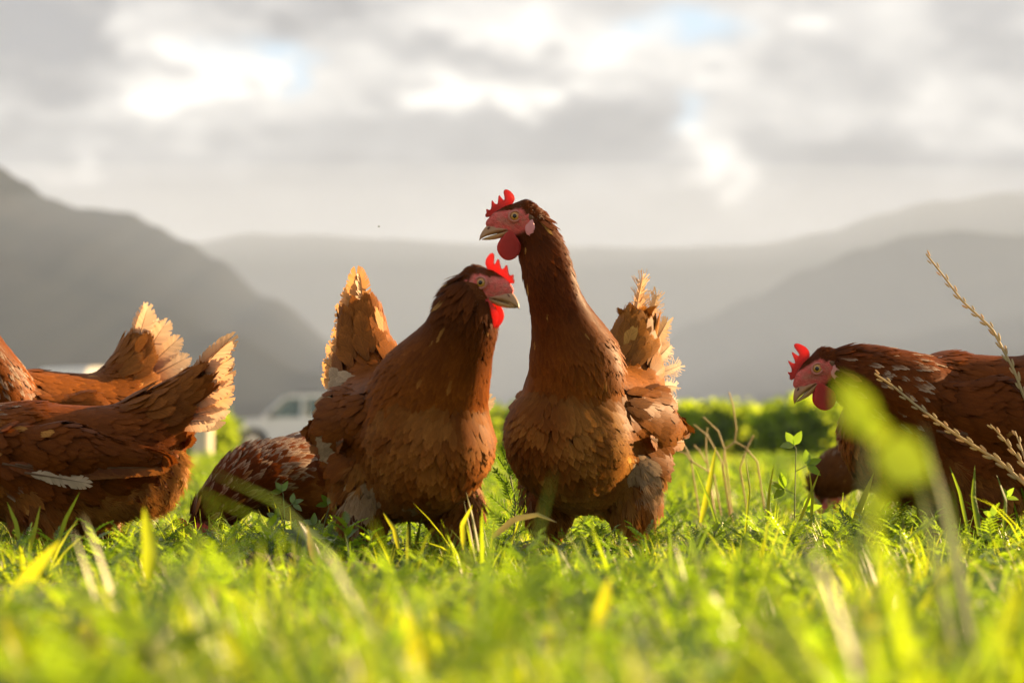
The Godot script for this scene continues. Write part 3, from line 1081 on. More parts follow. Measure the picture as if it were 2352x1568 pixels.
func loft(rows: Array, k: float, up: float, base: Color, mid: Color, tip: Color) -> ArrayMesh:
	# rows: x, the height of the flat side, the rise of the round side, half width
	var v := PackedVector3Array()
	var col := PackedColorArray()
	var idx := PackedInt32Array()
	var m := 10
	for r in rows.size():
		var q: Array = rows[r]
		var t := float(r) / (rows.size() - 1)
		for i in m:
			var a := PI * i / (m - 1)
			var c := base.lerp(mid, clampf(t * 1.6, 0, 1)).lerp(tip, clampf(t * 3.0 - 2.0, 0, 1))
			c = c.lerp(mid, 0.5 * (1.0 - sin(a)))
			v.append(Vector3(q[0], q[1] + up * q[2] * sin(a), q[3] * cos(a)) * k)
			col.append(c)
	for r in rows.size() - 1:
		for i in m:
			var j := (i + 1) % m
			var a := r * m + i
			var b := r * m + j
			if up > 0:
				idx.append_array([a, a + m, b, b, a + m, b + m])
			else:
				idx.append_array([a, b, a + m, b, b + m, a + m])
	return outward(v, idx, col)


func outward(v: PackedVector3Array, idx: PackedInt32Array, col := PackedColorArray()) -> ArrayMesh:
	# turn a closed shape's faces so that they look away from its middle
	var c := Vector3.ZERO
	for p in v:
		c += p
	c /= v.size()
	var sum := 0.0
	for t in range(0, idx.size(), 3):
		var a := v[idx[t]]
		sum += (v[idx[t + 2]] - a).cross(v[idx[t + 1]] - a).dot(a - c)
	if sum < 0.0:
		for t in range(0, idx.size(), 3):
			var q := idx[t]
			idx[t] = idx[t + 1]
			idx[t + 1] = q
	return mesh_of(v, idx, col)


func ball(rx: float, ry: float, rz: float, rings := 10, around := 16) -> ArrayMesh:
	var v := PackedVector3Array()
	var n := PackedVector3Array()
	var idx := PackedInt32Array()
	for i in rings + 1:
		var a := PI * i / rings
		for j in around + 1:
			var b := TAU * j / around
			var p := Vector3(sin(a) * cos(b), cos(a), sin(a) * sin(b))
			v.append(p * Vector3(rx, ry, rz))
			n.append((p / Vector3(rx, ry, rz)).normalized())
	for i in rings:
		for j in around:
			var q := i * (around + 1) + j
			idx.append_array([q, q + 1, q + around + 1, q + 1, q + around + 2, q + around + 1])
	for t in range(0, idx.size(), 3):
		var f := (v[idx[t + 2]] - v[idx[t]]).cross(v[idx[t + 1]] - v[idx[t]])
		if f.dot(n[idx[t]] + n[idx[t + 1]] + n[idx[t + 2]]) < 0.0:
			var h := idx[t]
			idx[t] = idx[t + 1]
			idx[t + 1] = h
	return arrays(v, n, idx)


func bag(rx: float, ry: float, rz: float) -> ArrayMesh:
	# a flat hanging lobe, narrower at the top and a little creased
	var m := ball(rx, ry, rz, 14, 20)
	var a := m.surface_get_arrays(0)
	var v: PackedVector3Array = a[Mesh.ARRAY_VERTEX]
	for i in v.size():
		var t := v[i].y / ry
		v[i].x *= 1.0 - 0.38 * smoothstep(-0.2, 1.0, t)
		v[i].z += rz * 0.35 * sin(v[i].x / rx * 3.0 + 0.6) * (1.0 - absf(t) * 0.5)
	return mesh_of(v, a[Mesh.ARRAY_INDEX])


func tube(points: Array, radii: Array, sides := 7) -> ArrayMesh:
	var v := PackedVector3Array()
	var n := PackedVector3Array()
	var idx := PackedInt32Array()
	for i in points.size():
		var t: Vector3 = (points[mini(i + 1, points.size() - 1)] - points[maxi(i - 1, 0)]).normalized()
		var x := t.cross(Vector3.BACK if absf(t.z) < 0.9 else Vector3.RIGHT).normalized()
		var y := t.cross(x)
		for j in sides:
			var a := TAU * j / sides
			var d := x * cos(a) + y * sin(a)
			v.append(points[i] + d * radii[i])
			n.append(d)
	for i in points.size() - 1:
		for j in sides:
			var a := i * sides + j
			var b := i * sides + (j + 1) % sides
			for q in [[a, b, a + sides], [b, b + sides, a + sides]]:
				var f := (v[q[2]] - v[q[0]]).cross(v[q[1]] - v[q[0]])
				if f.dot(n[q[0]] + n[q[1]] + n[q[2]]) < 0.0:
					q.reverse()
				idx.append_array(q)
	return arrays(v, n, idx)


func join(list: Array) -> ArrayMesh:
	var st := SurfaceTool.new()
	st.begin(Mesh.PRIMITIVE_TRIANGLES)
	for m in list:
		st.append_from(m, 0, Transform3D())
	return st.commit()


func make_leg(hen: Node3D, top: Vector3, foot: Vector3, sc: float) -> void:
	var list := []
	var ankle := foot + Vector3(0, 0.008, 0)
	list.append(tube([top + Vector3(0, 0.02, 0), top, top.lerp(ankle, 0.5), ankle], [0.010 * sc, 0.0085 * sc, 0.0068 * sc, 0.0075 * sc], 9))
	for a in [-0.5, 0.0, 0.5, PI - 0.25]:
		var d := Vector3(cos(a), 0, sin(a))
		var l: float = (0.050 if absf(a) < 0.1 else (0.022 if a > 1.0 else 0.042)) * sc
		list.append(tube([ankle, foot + d * l * 0.35 + Vector3(0, 0.009, 0) * sc, foot + d * l * 0.75 + Vector3(0, 0.007, 0) * sc, foot + d * l, foot + d * (l + 0.009 * sc) - Vector3(0, 0.003, 0)], [0.0075 * sc, 0.0066 * sc, 0.006 * sc, 0.0048 * sc, 0.0008], 7))
	part("leg", join(list), M.shank, hen)


func make_hens() -> void:
	plain("ear_tuft", Color(0.12, 0.065, 0.035), 0.9)
	var white := Color(0.50, 0.37, 0.23)
	# tall hen in the middle, facing the camera, head turned to its right, in profile
	make_hen({
		"label": "tall alert brown hen with raised neck, head in profile to the left, frayed tail", "px": 1360, "d": 4.0, "yaw": 246.0,
		"neck": [[1322, 845, 3.91, 0.060], [1308, 785, 3.90, 0.0455], [1279, 700, 3.89, 0.0335], [1254, 610, 3.89, 0.029], [1232, 548, 3.9, 0.024]],
		"head": {"px": 1180, "py": 498, "d": 3.89, "yaw": 188.0, "pitch": -16.0, "gape": 0.2},
		"fray": 0.75, "tail_white": 0.75, "tail_len": 1.12, "tail_fan": 1.15, "covert": 0.075, "tail_dir": Vector3(-0.42, 0.9, 0), "ragged": 1.2,
		"brown": Color(0.272, 0.093, 0.012), "pale": Color(0.636, 0.367, 0.087), "neck_color": Color(0.120, 0.029, 0.004),
		"patches": [[Vector3(0.04, 0.125, -0.085), 0.022, white, 0.7], [Vector3(0.02, 0.10, -0.09), 0.022, white, 0.4], [Vector3(0.0, 0.07, -0.075), 0.02, white, 0.3], [Vector3(0.02, 0.07, 0.075), 0.025, white, 0.4]],
		"legs": [Vector3(0.03, 0, 0.062), Vector3(0.0, 0, -0.058)],
	})
	# hen in front of it, walking to the right
	make_hen({
		"label": "brown hen in front of the tall one, head in profile to the right", "px": 930, "d": 3.72, "yaw": 294.0, "scale": 0.97,
		"neck": [[985, 905, 3.64, 0.068], [1018, 850, 3.62, 0.056], [1056, 770, 3.60, 0.039], [1072, 715, 3.59, 0.031], [1078, 690, 3.59, 0.025]],
		"head": {"px": 1117, "py": 650, "d": 3.585, "yaw": -28.0, "pitch": -17.0, "comb_lean": 0.25, "scale": 1.0},
		"tail_dir": Vector3(-0.36, 0.93, 0), "tail_white": 0.22, "fray": 0.2, "tail_len": 0.98, "tail_fan": 0.8,
		"brown": Color(0.264, 0.075, 0.009), "neck_color": Color(0.120, 0.031, 0.004),
		"patches": [[Vector3(-0.10, 0.24, 0.05), 0.024, white, 0.85], [Vector3(-0.03, 0.215, 0.095), 0.02, white, 0.85], [Vector3(0.0, 0.165, 0.105), 0.018, white, 0.85], [Vector3(0.045, 0.08, 0.085), 0.034, white, 0.7], [Vector3(0.1, 0.085, 0.02), 0.015, white, 0.7]],
		"legs": [Vector3(-0.01, 0, 0.055), Vector3(0.06, 0, -0.06)],
	})
	# the hen cut off by the left edge
	make_hen({
		"label": "dark brown hen at the left edge with upright pale tail, its head out of frame", "px": 120, "d": 3.95, "yaw": 181.0, "scale": 1.03, "flat": 0.76,
		"neck": [[20, 1020, 3.95, 0.068], [-80, 1000, 3.95, 0.046], [-150, 985, 3.95, 0.033]],
		"head": {"px": -220, "py": 970, "d": 3.95, "yaw": 180.0, "pitch": -25.0},
		"tail_dir": Vector3(-0.72, 0.70, 0), "tail_white": 0.85, "fray": 0.10, "tail_len": 0.92, "tail_fan": 0.62, "speckle": 0.7, "covert": 0.075, "cape": true, "neck_root": Vector3(0.035, 0.165, 0), "neck_wide": 0.085,
		"brown": Color(0.218, 0.057, 0.007), "pale": Color(0.657, 0.316, 0.074), "neck_color": Color(0.095, 0.024, 0.004), "loose": [[Vector3(0.02, 0.150, -0.112), Vector3(-1, -0.14, 0.02), 0.082, 0.024, Color(0.46, 0.36, 0.24), Vector3(0, 0.3, -1)]],
		"legs": [Vector3(-0.06, 0, 0.05), Vector3(0.03, 0, -0.05)],
	})
	# behind it, a hen with a white fanned tail
	make_hen({
		"label": "hen behind the left one with raised neck and bright white fanned tail", "px": 108, "d": 4.4, "yaw": 214.0,
		"neck": [[-34, 885, 4.3, 0.060], [-66, 805, 4.28, 0.043], [-92, 720, 4.28, 0.032]],
		"head": {"px": -130, "py": 635, "d": 4.28, "yaw": 180.0, "pitch": -12.0},
		"tail_dir": Vector3(-0.35, 0.93, 0), "tail_white": 1.3, "fray": 0.2, "tail_len": 0.95, "tail_fan": 1.25, "speckle": 0.35, "covert": 0.05,
		"brown": Color(0.272, 0.082, 0.011), "pale": Color(0.657, 0.367, 0.105), "neck_color": Color(0.171, 0.042, 0.004),
	})
	# pecking hen between them
	make_hen({
		"label": "speckled hen pecking at the ground behind the left one, head down in the grass", "px": 775, "d": 4.3, "yaw": 208.0, "flat": 0.63,
		"neck": [[600, 1085, 4.20, 0.060], [540, 1130, 4.18, 0.045], [490, 1180, 4.17, 0.032]],
		"head": {"px": 452, "py": 1222, "d": 4.16, "yaw": 185.0, "pitch": -62.0},
		"tail_dir": Vector3(-0.6, 0.8, 0), "tail_white": 1.0, "speckle": 0.75, "cape": true,
		"brown": Color(0.209, 0.052, 0.007), "neck_color": Color(0.101, 0.024, 0.004),
	})
	# hen coming in from the right
	make_hen({
		"label": "hen at the right edge leaning forward with low neck and upright red comb", "px": 2222, "d": 4.02, "yaw": 176.0, "scale": 1.05,
		"neck": [[2085, 915, 3.98, 0.060], [2010, 880, 3.96, 0.045], [1958, 860, 3.95, 0.034]],
		"head": {"px": 1875, "py": 846, "d": 3.94, "yaw": 182.0, "pitch": -40.0, "comb": 1.25, "scale": 1.0},
		"tail_dir": Vector3(-0.75, 0.66, 0), "speckle": 0.22, "cape": true, "neck_root": Vector3(0.075, 0.178, 0), "neck_wide": 0.056,
		"brown": Color(0.200, 0.052, 0.007), "neck_color": Color(0.107, 0.026, 0.004),
		"patches": [[Vector3(-0.07, 0.225, 0.085), 0.014, white, 0.9]],
		"legs": [Vector3(0.06, 0, 0.05), Vector3(-0.02, 0, -0.05)],
	})
	# far pecking hen behind it
	make_hen({
		"label": "pale speckled hen pecking in the background, blurred, behind the right one", "px": 2090, "d": 6.0, "yaw": 205.0, "flat": 0.8,
		"neck": [[1990, 1060, 5.85, 0.066], [1935, 1080, 5.82, 0.052], [1905, 1115, 5.80, 0.038]],
		"head": {"px": 1900, "py": 1150, "d": 5.80, "yaw": 190.0, "pitch": -72.0},
		"tail_dir": Vector3(-0.7, 0.7, 0), "speckle": 0.9,
		"brown": Color(0.236, 0.074, 0.012), "neck_color": Color(0.139, 0.049, 0.011),
	})


# ---------------------------------------------------------------- setting
func make_ground() -> void:
	var v := PackedVector3Array([Vector3(-5200, 0, 900), Vector3(5200, 0, 900), Vector3(-5200, 0, -5200), Vector3(5200, 0, -5200)])
	structure("meadow_ground", mesh_of(v, PackedInt32Array([0, 2, 1, 1, 2, 3])), M.meadow_ground)


# ridge: [px, py] along the skyline; the slope runs down towards the camera and away behind
func hill_mesh(ridge: Array, dist: float, front: float, rough: float, seed_: int) -> ArrayMesh:
	var n := FastNoiseLite.new()
	n.seed = seed_
	n.frequency = 0.006
	n.fractal_octaves = 4
	var v := PackedVector3Array()
	var idx := PackedInt32Array()
	var cols := 150
	var rows := 26
	var x0: float = ridge[0][0]
	var x1: float = ridge[-1][0]
	for r in rows + 1:
		var t := float(r) / rows * 1.5
		for c in cols + 1:
			var px := lerpf(x0, x1, float(c) / cols)
			var py: float = ridge[-1][1]
			for i in range(1, ridge.size()):
				if px <= ridge[i][0]:
					var u: float = (px - ridge[i - 1][0]) / (ridge[i][0] - ridge[i - 1][0])
					py = lerpf(ridge[i - 1][1], ridge[i][1], u * u * (3.0 - 2.0 * u))
					break
			var top := at(px, py, dist)
			var z := -dist + front * (1.0 - t)
			var down := t if t <= 1.0 else 1.0 - (t - 1.0) * 1.6
			var h := top.y * pow(down, 1.25)
			h += n.get_noise_2d(top.x, z) * rough * sin(clampf(down, 0, 1) * PI * 0.94)
			h += n.get_noise_2d(top.x * 3.0, z * 3.0) * rough * 0.2 * down
			v.append(Vector3(top.x, maxf(h, -2.0), z))
	for r in rows:
		for c in cols:
			var a := r * (cols + 1) + c
			idx.append_array([a, a + cols + 1, a + 1, a + 1, a + cols + 1, a + cols + 2])
	return mesh_of(v, idx)


func make_hills() -> void:
	structure("left_hill", hill_mesh([[-1500, 300], [-700, 230], [-260, 280], [0, 366], [60, 398], [120, 440], [200, 464], [300, 478], [360, 508], [430, 542], [500, 590], [620, 680], [800, 800], [1000, 930], [1150, 1020]], 1300.0, 700.0, 7.0, 3), M.hill)
	structure("middle_ridge", hill_mesh([[-700, 430], [100, 560], [420, 552], [600, 528], [760, 530], [900, 538], [1150, 552], [1450, 562], [1700, 556], [1900, 522], [2010, 484], [2150, 452], [2352, 428], [2700, 410], [3300, 420], [4200, 520]], 2700.0, 1200.0, 10.0, 5), M.hill)
	structure("right_hill", hill_mesh([[1150, 1025], [1300, 930], [1480, 800], [1600, 732], [1720, 676], [1850, 612], [1980, 562], [2080, 534], [2200, 522], [2352, 530], [2600, 490], [3100, 430], [3900, 450]], 1800.0, 900.0, 7.0, 9), M.hill)
	make_mist()


# mist that hangs along the far ridge and in the valley at its foot
func make_mist() -> void:
	for q in [["mist_bank", Vector3(-150, 205, -2560), Vector3(3400, 100, 420), 0.001], ["valley_mist", Vector3(60, 20, -1250), Vector3(1900, 190, 420), 0.0007]]:
		var f := FogVolume.new()
		f.name = q[0]
		f.shape = RenderingServer.FOG_VOLUME_SHAPE_ELLIPSOID
		f.size = q[2]
		f.position = q[1]
		var m := FogMaterial.new()
		m.density = q[3]
		m.albedo = Color(0.76, 0.85, 1.0)
		f.material = m
		f.set_meta("kind", "stuff")
		f.set_meta("label", "pale mist hanging over the far ridge" if q[0] == "mist_bank" else "thin haze lying in the valley")
		f.set_meta("category", "mist")
		add_child(f)


func leaf_clump(leaves: int, size: float, spread: Vector3, seed_: int) -> ArrayMesh:
	var r := RandomNumberGenerator.new()
	r.seed = seed_
	var v := PackedVector3Array()
	var idx := PackedInt32Array()
	for i in leaves:
		var c := Vector3(r.randfn(), r.randfn(), r.randfn()) * spread * 0.45
		var d := Vector3(r.randfn(), r.randfn() * 0.6 + 0.3, r.randfn()).normalized()
		var s := d.cross(Vector3(r.randfn(), r.randfn(), r.randfn())).normalized()
		var l := size * r.randf_range(0.7, 1.3)
		var up := s.cross(d)
		var k := v.size()
		v.append_array([c, c + d * l * 0.35 + s * l * 0.36, c + d * l * 0.8 + s * l * 0.28, c + d * l - up * l * 0.15, c + d * l * 0.8 - s * l * 0.28, c + d * l * 0.35 - s * l * 0.36])
		idx.append_array([k, k + 1, k + 2, k, k + 2, k + 3, k, k + 3, k + 4, k, k + 4, k + 5])
	return mesh_of(v, idx)


func make_hedge() -> void:
	var clumps := [leaf_clump(9, 0.11, Vector3.ONE * 0.16, 1), leaf_clump(9, 0.09, Vector3.ONE * 0.18, 2)]
	# px of the middle, distance, half width, height, what it looks like
	var rows := [
		[1010, 40.0, 0.75, 0.5, "low green bush between the two middle hens"], [1150, 40.5, 0.62, 0.62, "rounded low bush seen in the gap between the middle hens"], [1330, 41.0, 0.8, 0.66, "bush hidden behind the tall hen"],
		[1520, 40.0, 0.7, 0.56, "bushy clump just right of the tall hen's tail"], [1640, 39.5, 0.5, 0.62, "bright topped bush behind the dry bent stalks"], [1740, 40.0, 0.42, 0.58, "low bush between the dry stalks and the clover sprig"],
		[1850, 38.5, 0.5, 0.66, "dark bush beside the right hen's beak"], [1960, 40.0, 0.55, 0.60, "bush under the right hen's wattle"], [2120, 40.5, 0.8, 0.60, "bush behind the right hen's breast"], [2330, 40.5, 0.85, 0.60, "bush at the right edge behind the hen"],
		[496, 46.0, 0.2, 0.52, "small yellow green bush left of the white car"], [440, 47.0, 0.30, 0.5, "small bush behind the left hen's tail"],
	]
	for q in rows:
		var d: float = q[1]
		var base := Vector3(at(q[0], 1030, d).x, 0, -d)
		var bush := thing("bush", q[4], "bush", base, "bushes in the low hedge row")
		part("trunk", tube([Vector3.ZERO, Vector3(0.02, 0.15, 0), Vector3(-0.02, 0.36, 0.02)], [0.035, 0.028, 0.015], 8), M.bark, bush)
		for k in 2:
			var where := []
			for i in 300:
				var u := rng.randf() * TAU
				var rr := sqrt(rng.randf())
				var p := Vector3(cos(u) * rr * q[2] * 1.25, 0, sin(u) * rr * 0.45)
				var top: float = q[3] * (0.72 + 0.28 * sqrt(maxf(0.0, 1.0 - rr * rr))) + rng.randfn() * 0.055 + 0.12 * mottle.get_noise_2d(p.x * 0.06 + base.x, p.z * 0.05)
				p.y = top * (1.0 - 0.9 * pow(rng.randf(), 1.8))
				where.append(Transform3D(Basis.from_euler(Vector3(rng.randf() * 0.6, rng.randf() * TAU, rng.randf() * 0.6)).scaled(Vector3.ONE * rng.randf_range(0.7, 1.2)), p))
			copies("foliage", clumps[k], M.hedge_leaf, where, [], bush)


func extrude(outline: Array, z0: float, z1: float, bevel := 0.0) -> ArrayMesh:
	var pts := PackedVector2Array()
	for p in outline:
		pts.append(Vector2(p[0], p[1]))
	if Geometry2D.is_polygon_clockwise(pts):
		pts.reverse()
	var tri := Geometry2D.triangulate_polygon(pts)
	var st := SurfaceTool.new()
	st.begin(Mesh.PRIMITIVE_TRIANGLES)
	st.set_smooth_group(-1)
	for t in range(0, tri.size(), 3):
		for k in [2, 1, 0]:
			st.add_vertex(Vector3(pts[tri[t + k]].x, pts[tri[t + k]].y, z1))
		for k in [0, 1, 2]:
			st.add_vertex(Vector3(pts[tri[t + k]].x, pts[tri[t + k]].y, z0))
	for i in pts.size():
		var a := pts[i]
		var b := pts[(i + 1) % pts.size()]
		for p in [[a, z0], [a, z1], [b, z0], [b, z0], [a, z1], [b, z1]]:
			st.add_vertex(Vector3(p[0].x, p[0].y, p[1]))
	st.generate_normals()
	return st.commit()


func wheel(car: Node3D, where: Vector3, r: float) -> void:
	var t := CylinderMesh.new()
	t.top_radius = r
	t.bottom_radius = r
	t.height = 0.24
	var o := part("wheel", t, M.rubber, car)
	o.transform = Transform3D(Basis(Vector3.RIGHT, PI / 2), where)
	var h := CylinderMesh.new()
	h.top_radius = r * 0.6
	h.bottom_radius = r * 0.62
	h.height = 0.25
	part("rim", h, M.rim_metal, o).position = Vector3(0, 0.004, 0)


func make_vehicles() -> void:
	var glass: StandardMaterial3D = M.car_glass
	glass.transparency = BaseMaterial3D.TRANSPARENCY_ALPHA
	glass.albedo_color = Color(0.2, 0.36, 0.32, 0.62)
	glass.roughness = 0.05
	# station wagon, side on, facing left: x to the rear
	var d := 86.0
	var car := thing("parked_car", "white four wheel drive parked side on beyond the meadow, bonnet to the left", "car", Vector3(at(522, 1030, d).x, 0, -d))
	part("body", extrude([[0.0, 0.42], [0.02, 0.72], [0.12, 0.94], [0.55, 1.02], [1.18, 1.08], [4.55, 1.10], [4.66, 0.9], [4.66, 0.42], [4.2, 0.36], [4.12, 0.62], [3.85, 0.78], [3.55, 0.78], [3.28, 0.62], [3.2, 0.34], [1.32, 0.34], [1.24, 0.62], [0.98, 0.78], [0.70, 0.78], [0.45, 0.62], [0.36, 0.38]], -0.9, 0.9), M.car_paint, car)
	var roof := part("roof", extrude([[1.78, 1.66], [1.95, 1.75], [3.0, 1.80], [4.2, 1.77], [4.42, 1.66]], -0.78, 0.78), M.car_paint, car)
	part("roof_rail", extrude([[2.2, 1.83], [2.2, 1.86], [4.1, 1.86], [4.1, 1.83]], 0.66, 0.70), M.black_plastic, roof)
	for q in [[1.14, 1.08, 1.80, 1.68, 0.07], [2.30, 1.09, 2.34, 1.68, 0.08], [3.25, 1.09, 3.28, 1.68, 0.08], [4.50, 1.09, 4.36, 1.68, 0.10]]:
		for z in [-1.0, 1.0]:
			part("pillar", tube([Vector3(q[0], q[1], z * 0.84), Vector3(q[2], q[3], z * 0.75)], [q[4] * 0.6, q[4] * 0.55], 6), M.car_paint, car)
	for z in [-1.0, 1.0]:
		for q in [[1.24, 2.26, 1.86, 2.29], [2.38, 3.20, 2.38, 3.23], [3.32, 4.44, 3.32, 4.32]]:
			var v := PackedVector3Array([Vector3(q[0], 1.10, z * 0.84), Vector3(q[1], 1.10, z * 0.84), Vector3(q[2], 1.66, z * 0.76), Vector3(q[3], 1.66, z * 0.76)])
			part("side_window", mesh_of(v, PackedInt32Array([0, 2, 1, 1, 2, 3])), glass, car)
	part("windscreen", mesh_of(PackedVector3Array([Vector3(1.14, 1.09, -0.8), Vector3(1.14, 1.09, 0.8), Vector3(1.80, 1.68, -0.74), Vector3(1.80, 1.68, 0.74)]), PackedInt32Array([0, 1, 2, 1, 3, 2])), glass, car)
	for x in [2.0, 3.1]:
		for z in [-0.4, 0.4]:
			part("car_seat", extrude([[x, 0.8], [x + 0.14, 1.5], [x + 0.28, 1.5], [x + 0.3, 0.8]], z - 0.25, z + 0.25), M.black_plastic, car)
	part("headlight", ball(0.09, 0.1, 0.14), M.head_lamp, car).position = Vector3(0.09, 0.83, 0.68)
	part("mirror", ball(0.07, 0.1, 0.12), M.black_plastic, car).position = Vector3(1.42, 1.16, 0.98)
	part("bumper", extrude([[-0.06, 0.4], [-0.08, 0.62], [0.1, 0.64], [0.1, 0.4]], -0.88, 0.88), M.black_plastic, car)
	for x in [0.84, 3.70]:
		for z in [-0.80, 0.80]:
			wheel(car, Vector3(x, 0.37, z), 0.37)
	# van, mostly hidden by the hens on the left
	d = 72.0
	var van := thing("parked_van", "white van half hidden behind the two hens at the left, only its roof showing", "van", Vector3(at(138, 1030, d).x, 0, -d))
	van.rotation.y = deg_to_rad(48.0)
	part("body", extrude([[0.0, 0.4], [0.0, 1.95], [0.06, 2.12], [0.22, 2.2], [3.3, 2.2], [3.95, 1.35], [4.7, 1.1], [4.8, 0.4]], -0.95, 0.95), M.van_paint, van)
	part("side_window", extrude([[2.9, 1.3], [2.95, 1.9], [3.3, 1.9], [3.7, 1.35]], 0.952, 0.957), glass, van)
	part("rear_lamp", ball(0.05, 0.16, 0.06), M.tail_lamp, van).position = Vector3(0.0, 1.0, 0.9)
	for x in [0.9, 3.9]:
		for z in [-0.82, 0.82]:
			wheel(van, Vector3(x, 0.36, z), 0.36)
	# pale tank beside the left hen's tail
	d = 38.0
	var tank := thing("water_tank", "cream upright rounded tank half hidden behind the left hen's tail", "tank", Vector3(at(464, 1030, d).x, 0, -d))
	part("barrel", tube([Vector3(0, 0.0, 0), Vector3(0, 0.04, 0), Vector3(0, 0.5, 0), Vector3(0, 0.64, 0), Vector3(0, 0.70, 0), Vector3(0, 0.71, 0)], [0.13, 0.145, 0.145, 0.12, 0.06, 0.0], 20), M.cream_plastic, tank)
	part("lid", ball(0.05, 0.03, 0.05), M.black_plastic, tank).position = Vector3(0, 0.72, 0)


# ---------------------------------------------------------------- meadow
func blade_into(v: PackedVector3Array, n: PackedVector3Array, idx: PackedInt32Array, root: Vector3, dir: Vector3, length: float, width: float, droop: float, segs := 4) -> void:
	var side := dir.cross(Vector3.UP).normalized() if absf(dir.y) < 0.99 else Vector3.RIGHT
	var p := root
	var d := dir.normalized()
	var k := v.size()
	for i in segs + 1:
		var t := float(i) / segs
		var w := width * 0.5 * (1.0 - pow(t, 1.8)) + 0.0001
		var up := side.cross(d).normalized()
		v.append_array([p - side * w + up * w * 0.5, p, p + side * w + up * w * 0.5])
		n.append_array([(up - side * 0.5).normalized(), up, (up + side * 0.5).normalized()])
		if i < segs:
			var a := k + i * 3
			idx.append_array([a, a + 1, a + 3, a + 1, a + 4, a + 3, a + 1, a + 2, a + 4, a + 2, a + 5, a + 4])
		d = (d + Vector3(0, -droop / segs, 0) + Vector3(dir.x, 0, dir.z) * droop * 0.4 / segs).normalized()
		p += d * length / segs


func grass_tuft(blades: int, height: float, width: float, spread: float, seed_: int) -> ArrayMesh:
	var r := RandomNumberGenerator.new()
	r.seed = seed_
	var v := PackedVector3Array()
	var n := PackedVector3Array()
	var idx := PackedInt32Array()
	for i in blades:
		var a := r.randf() * TAU
		var lean := r.randf_range(0.1, 0.75)
		var out := Vector3(cos(a), 0, sin(a))
		blade_into(v, n, idx, out * spread * sqrt(r.randf()), (out * lean + Vector3.UP).normalized(), height * r.randf_range(0.5, 1.15), width * r.randf_range(0.6, 1.25), r.randf_range(0.1, 1.5))
	return fixed(v, n, idx)


func fixed(v: PackedVector3Array, n: PackedVector3Array, idx: PackedInt32Array) -> ArrayMesh:
	for t in range(0, idx.size(), 3):
		var f := (v[idx[t + 2]] - v[idx[t]]).cross(v[idx[t + 1]] - v[idx[t]])
		if f.dot(n[idx[t]] + n[idx[t + 1]] + n[idx[t + 2]]) < 0.0:
			var h := idx[t + 1]
			idx[t + 1] = idx[t + 2]
			idx[t + 2] = h
	return arrays(v, n, idx)


# a leaflet with a folded midrib; teeth > 0 gives it a saw edge
func leaflet_into(v: PackedVector3Array, n: PackedVector3Array, idx: PackedInt32Array, root: Vector3, dir: Vector3, up: Vector3, length: float, width: float, teeth: int, fold := 0.25, droop := 0.2) -> void:
	var d := dir.normalized()
	var s := d.cross(up).normalized()
	var u := s.cross(d).normalized()
	var rows := teeth * 2 if teeth > 0 else 4
	var k := v.size()
	for i in rows + 1:
		var t := float(i) / rows
		var w: float = width * 0.5 * sin(pow(t, 0.75) * PI * 0.94 + 0.08)
		if teeth > 0 and i % 2 == 1:
			w *= 1.35
		elif teeth > 0:
			w *= 0.75
		if i == rows:
			w = 0.0001
		var p := root + d * length * t - u * droop * length * t * t
		var e := d * (length / rows * 0.6 if teeth > 0 and i % 2 == 1 else 0.0)
		v.append_array([p - s * w + u * w * fold * 2.0 + e, p, p + s * w + u * w * fold * 2.0 + e])
		n.append_array([(u + s * fold).normalized(), u, (u - s * fold).normalized()])
		if i < rows:
			var a := k + i * 3
			idx.append_array([a, a + 1, a + 3, a + 1, a + 4, a + 3, a + 1, a + 2, a + 4, a + 2, a + 5, a + 4])


func stem_into(v: PackedVector3Array, n: PackedVector3Array, idx: PackedInt32Array, a: Vector3, b: Vector3, r: float) -> void:
	var d := (b - a).normalized()
	var x := d.cross(Vector3.BACK if absf(d.z) < 0.9 else Vector3.RIGHT).normalized()
	var y := d.cross(x)
	var k := v.size()
	for p in [a, b]:
		for j in 4:
			var c := x * cos(TAU * j / 4.0) + y * sin(TAU * j / 4.0)
			v.append(p + c * r)
			n.append(c)
	for j in 4:
		idx.append_array([k + j, k + (j + 1) % 4, k + 4 + j, k + (j + 1) % 4, k + 4 + (j + 1) % 4, k + 4 + j])


# a feathery weed: a rosette of pinnate, saw-edged leaves
func weed(height: float, fronds: int, seed_: int) -> ArrayMesh:
	var r := RandomNumberGenerator.new()
	r.seed = seed_
	var v := PackedVector3Array()
	var n := PackedVector3Array()
	var idx := PackedInt32Array()
	for i in fronds:
		var a := TAU * i / fronds * 2.4 + r.randf() * 0.5
		var out := Vector3(cos(a), 0, sin(a))
		var t0 := float(i) / fronds
		var root := Vector3(0, height * (0.15 + 0.7 * t0), 0)
		var dir := (out + Vector3.UP * (0.25 + 0.9 * t0)).normalized()
		var l := height * r.randf_range(0.55, 0.85)
		var up := (Vector3.UP - out * 0.3).normalized()
		var s := dir.cross(up).normalized()
		stem_into(v, n, idx, root, root + dir * l, 0.0005)
		for j in 5:
			var t := 0.3 + 0.16 * j
			var p := root + dir * l * t - up * l * 0.12 * t * t
			for z in [-1.0, 1.0]:
				leaflet_into(v, n, idx, p, dir * 0.8 + s * z * 0.8, up, l * (0.42 - 0.04 * j), l * 0.10, 3)
		leaflet_into(v, n, idx, root + dir * l * 0.9, dir, up, l * 0.4, l * 0.11, 4)
	stem_into(v, n, idx, Vector3.ZERO, Vector3(0, height * 0.9, 0), 0.0011)
	return fixed(v, n, idx)


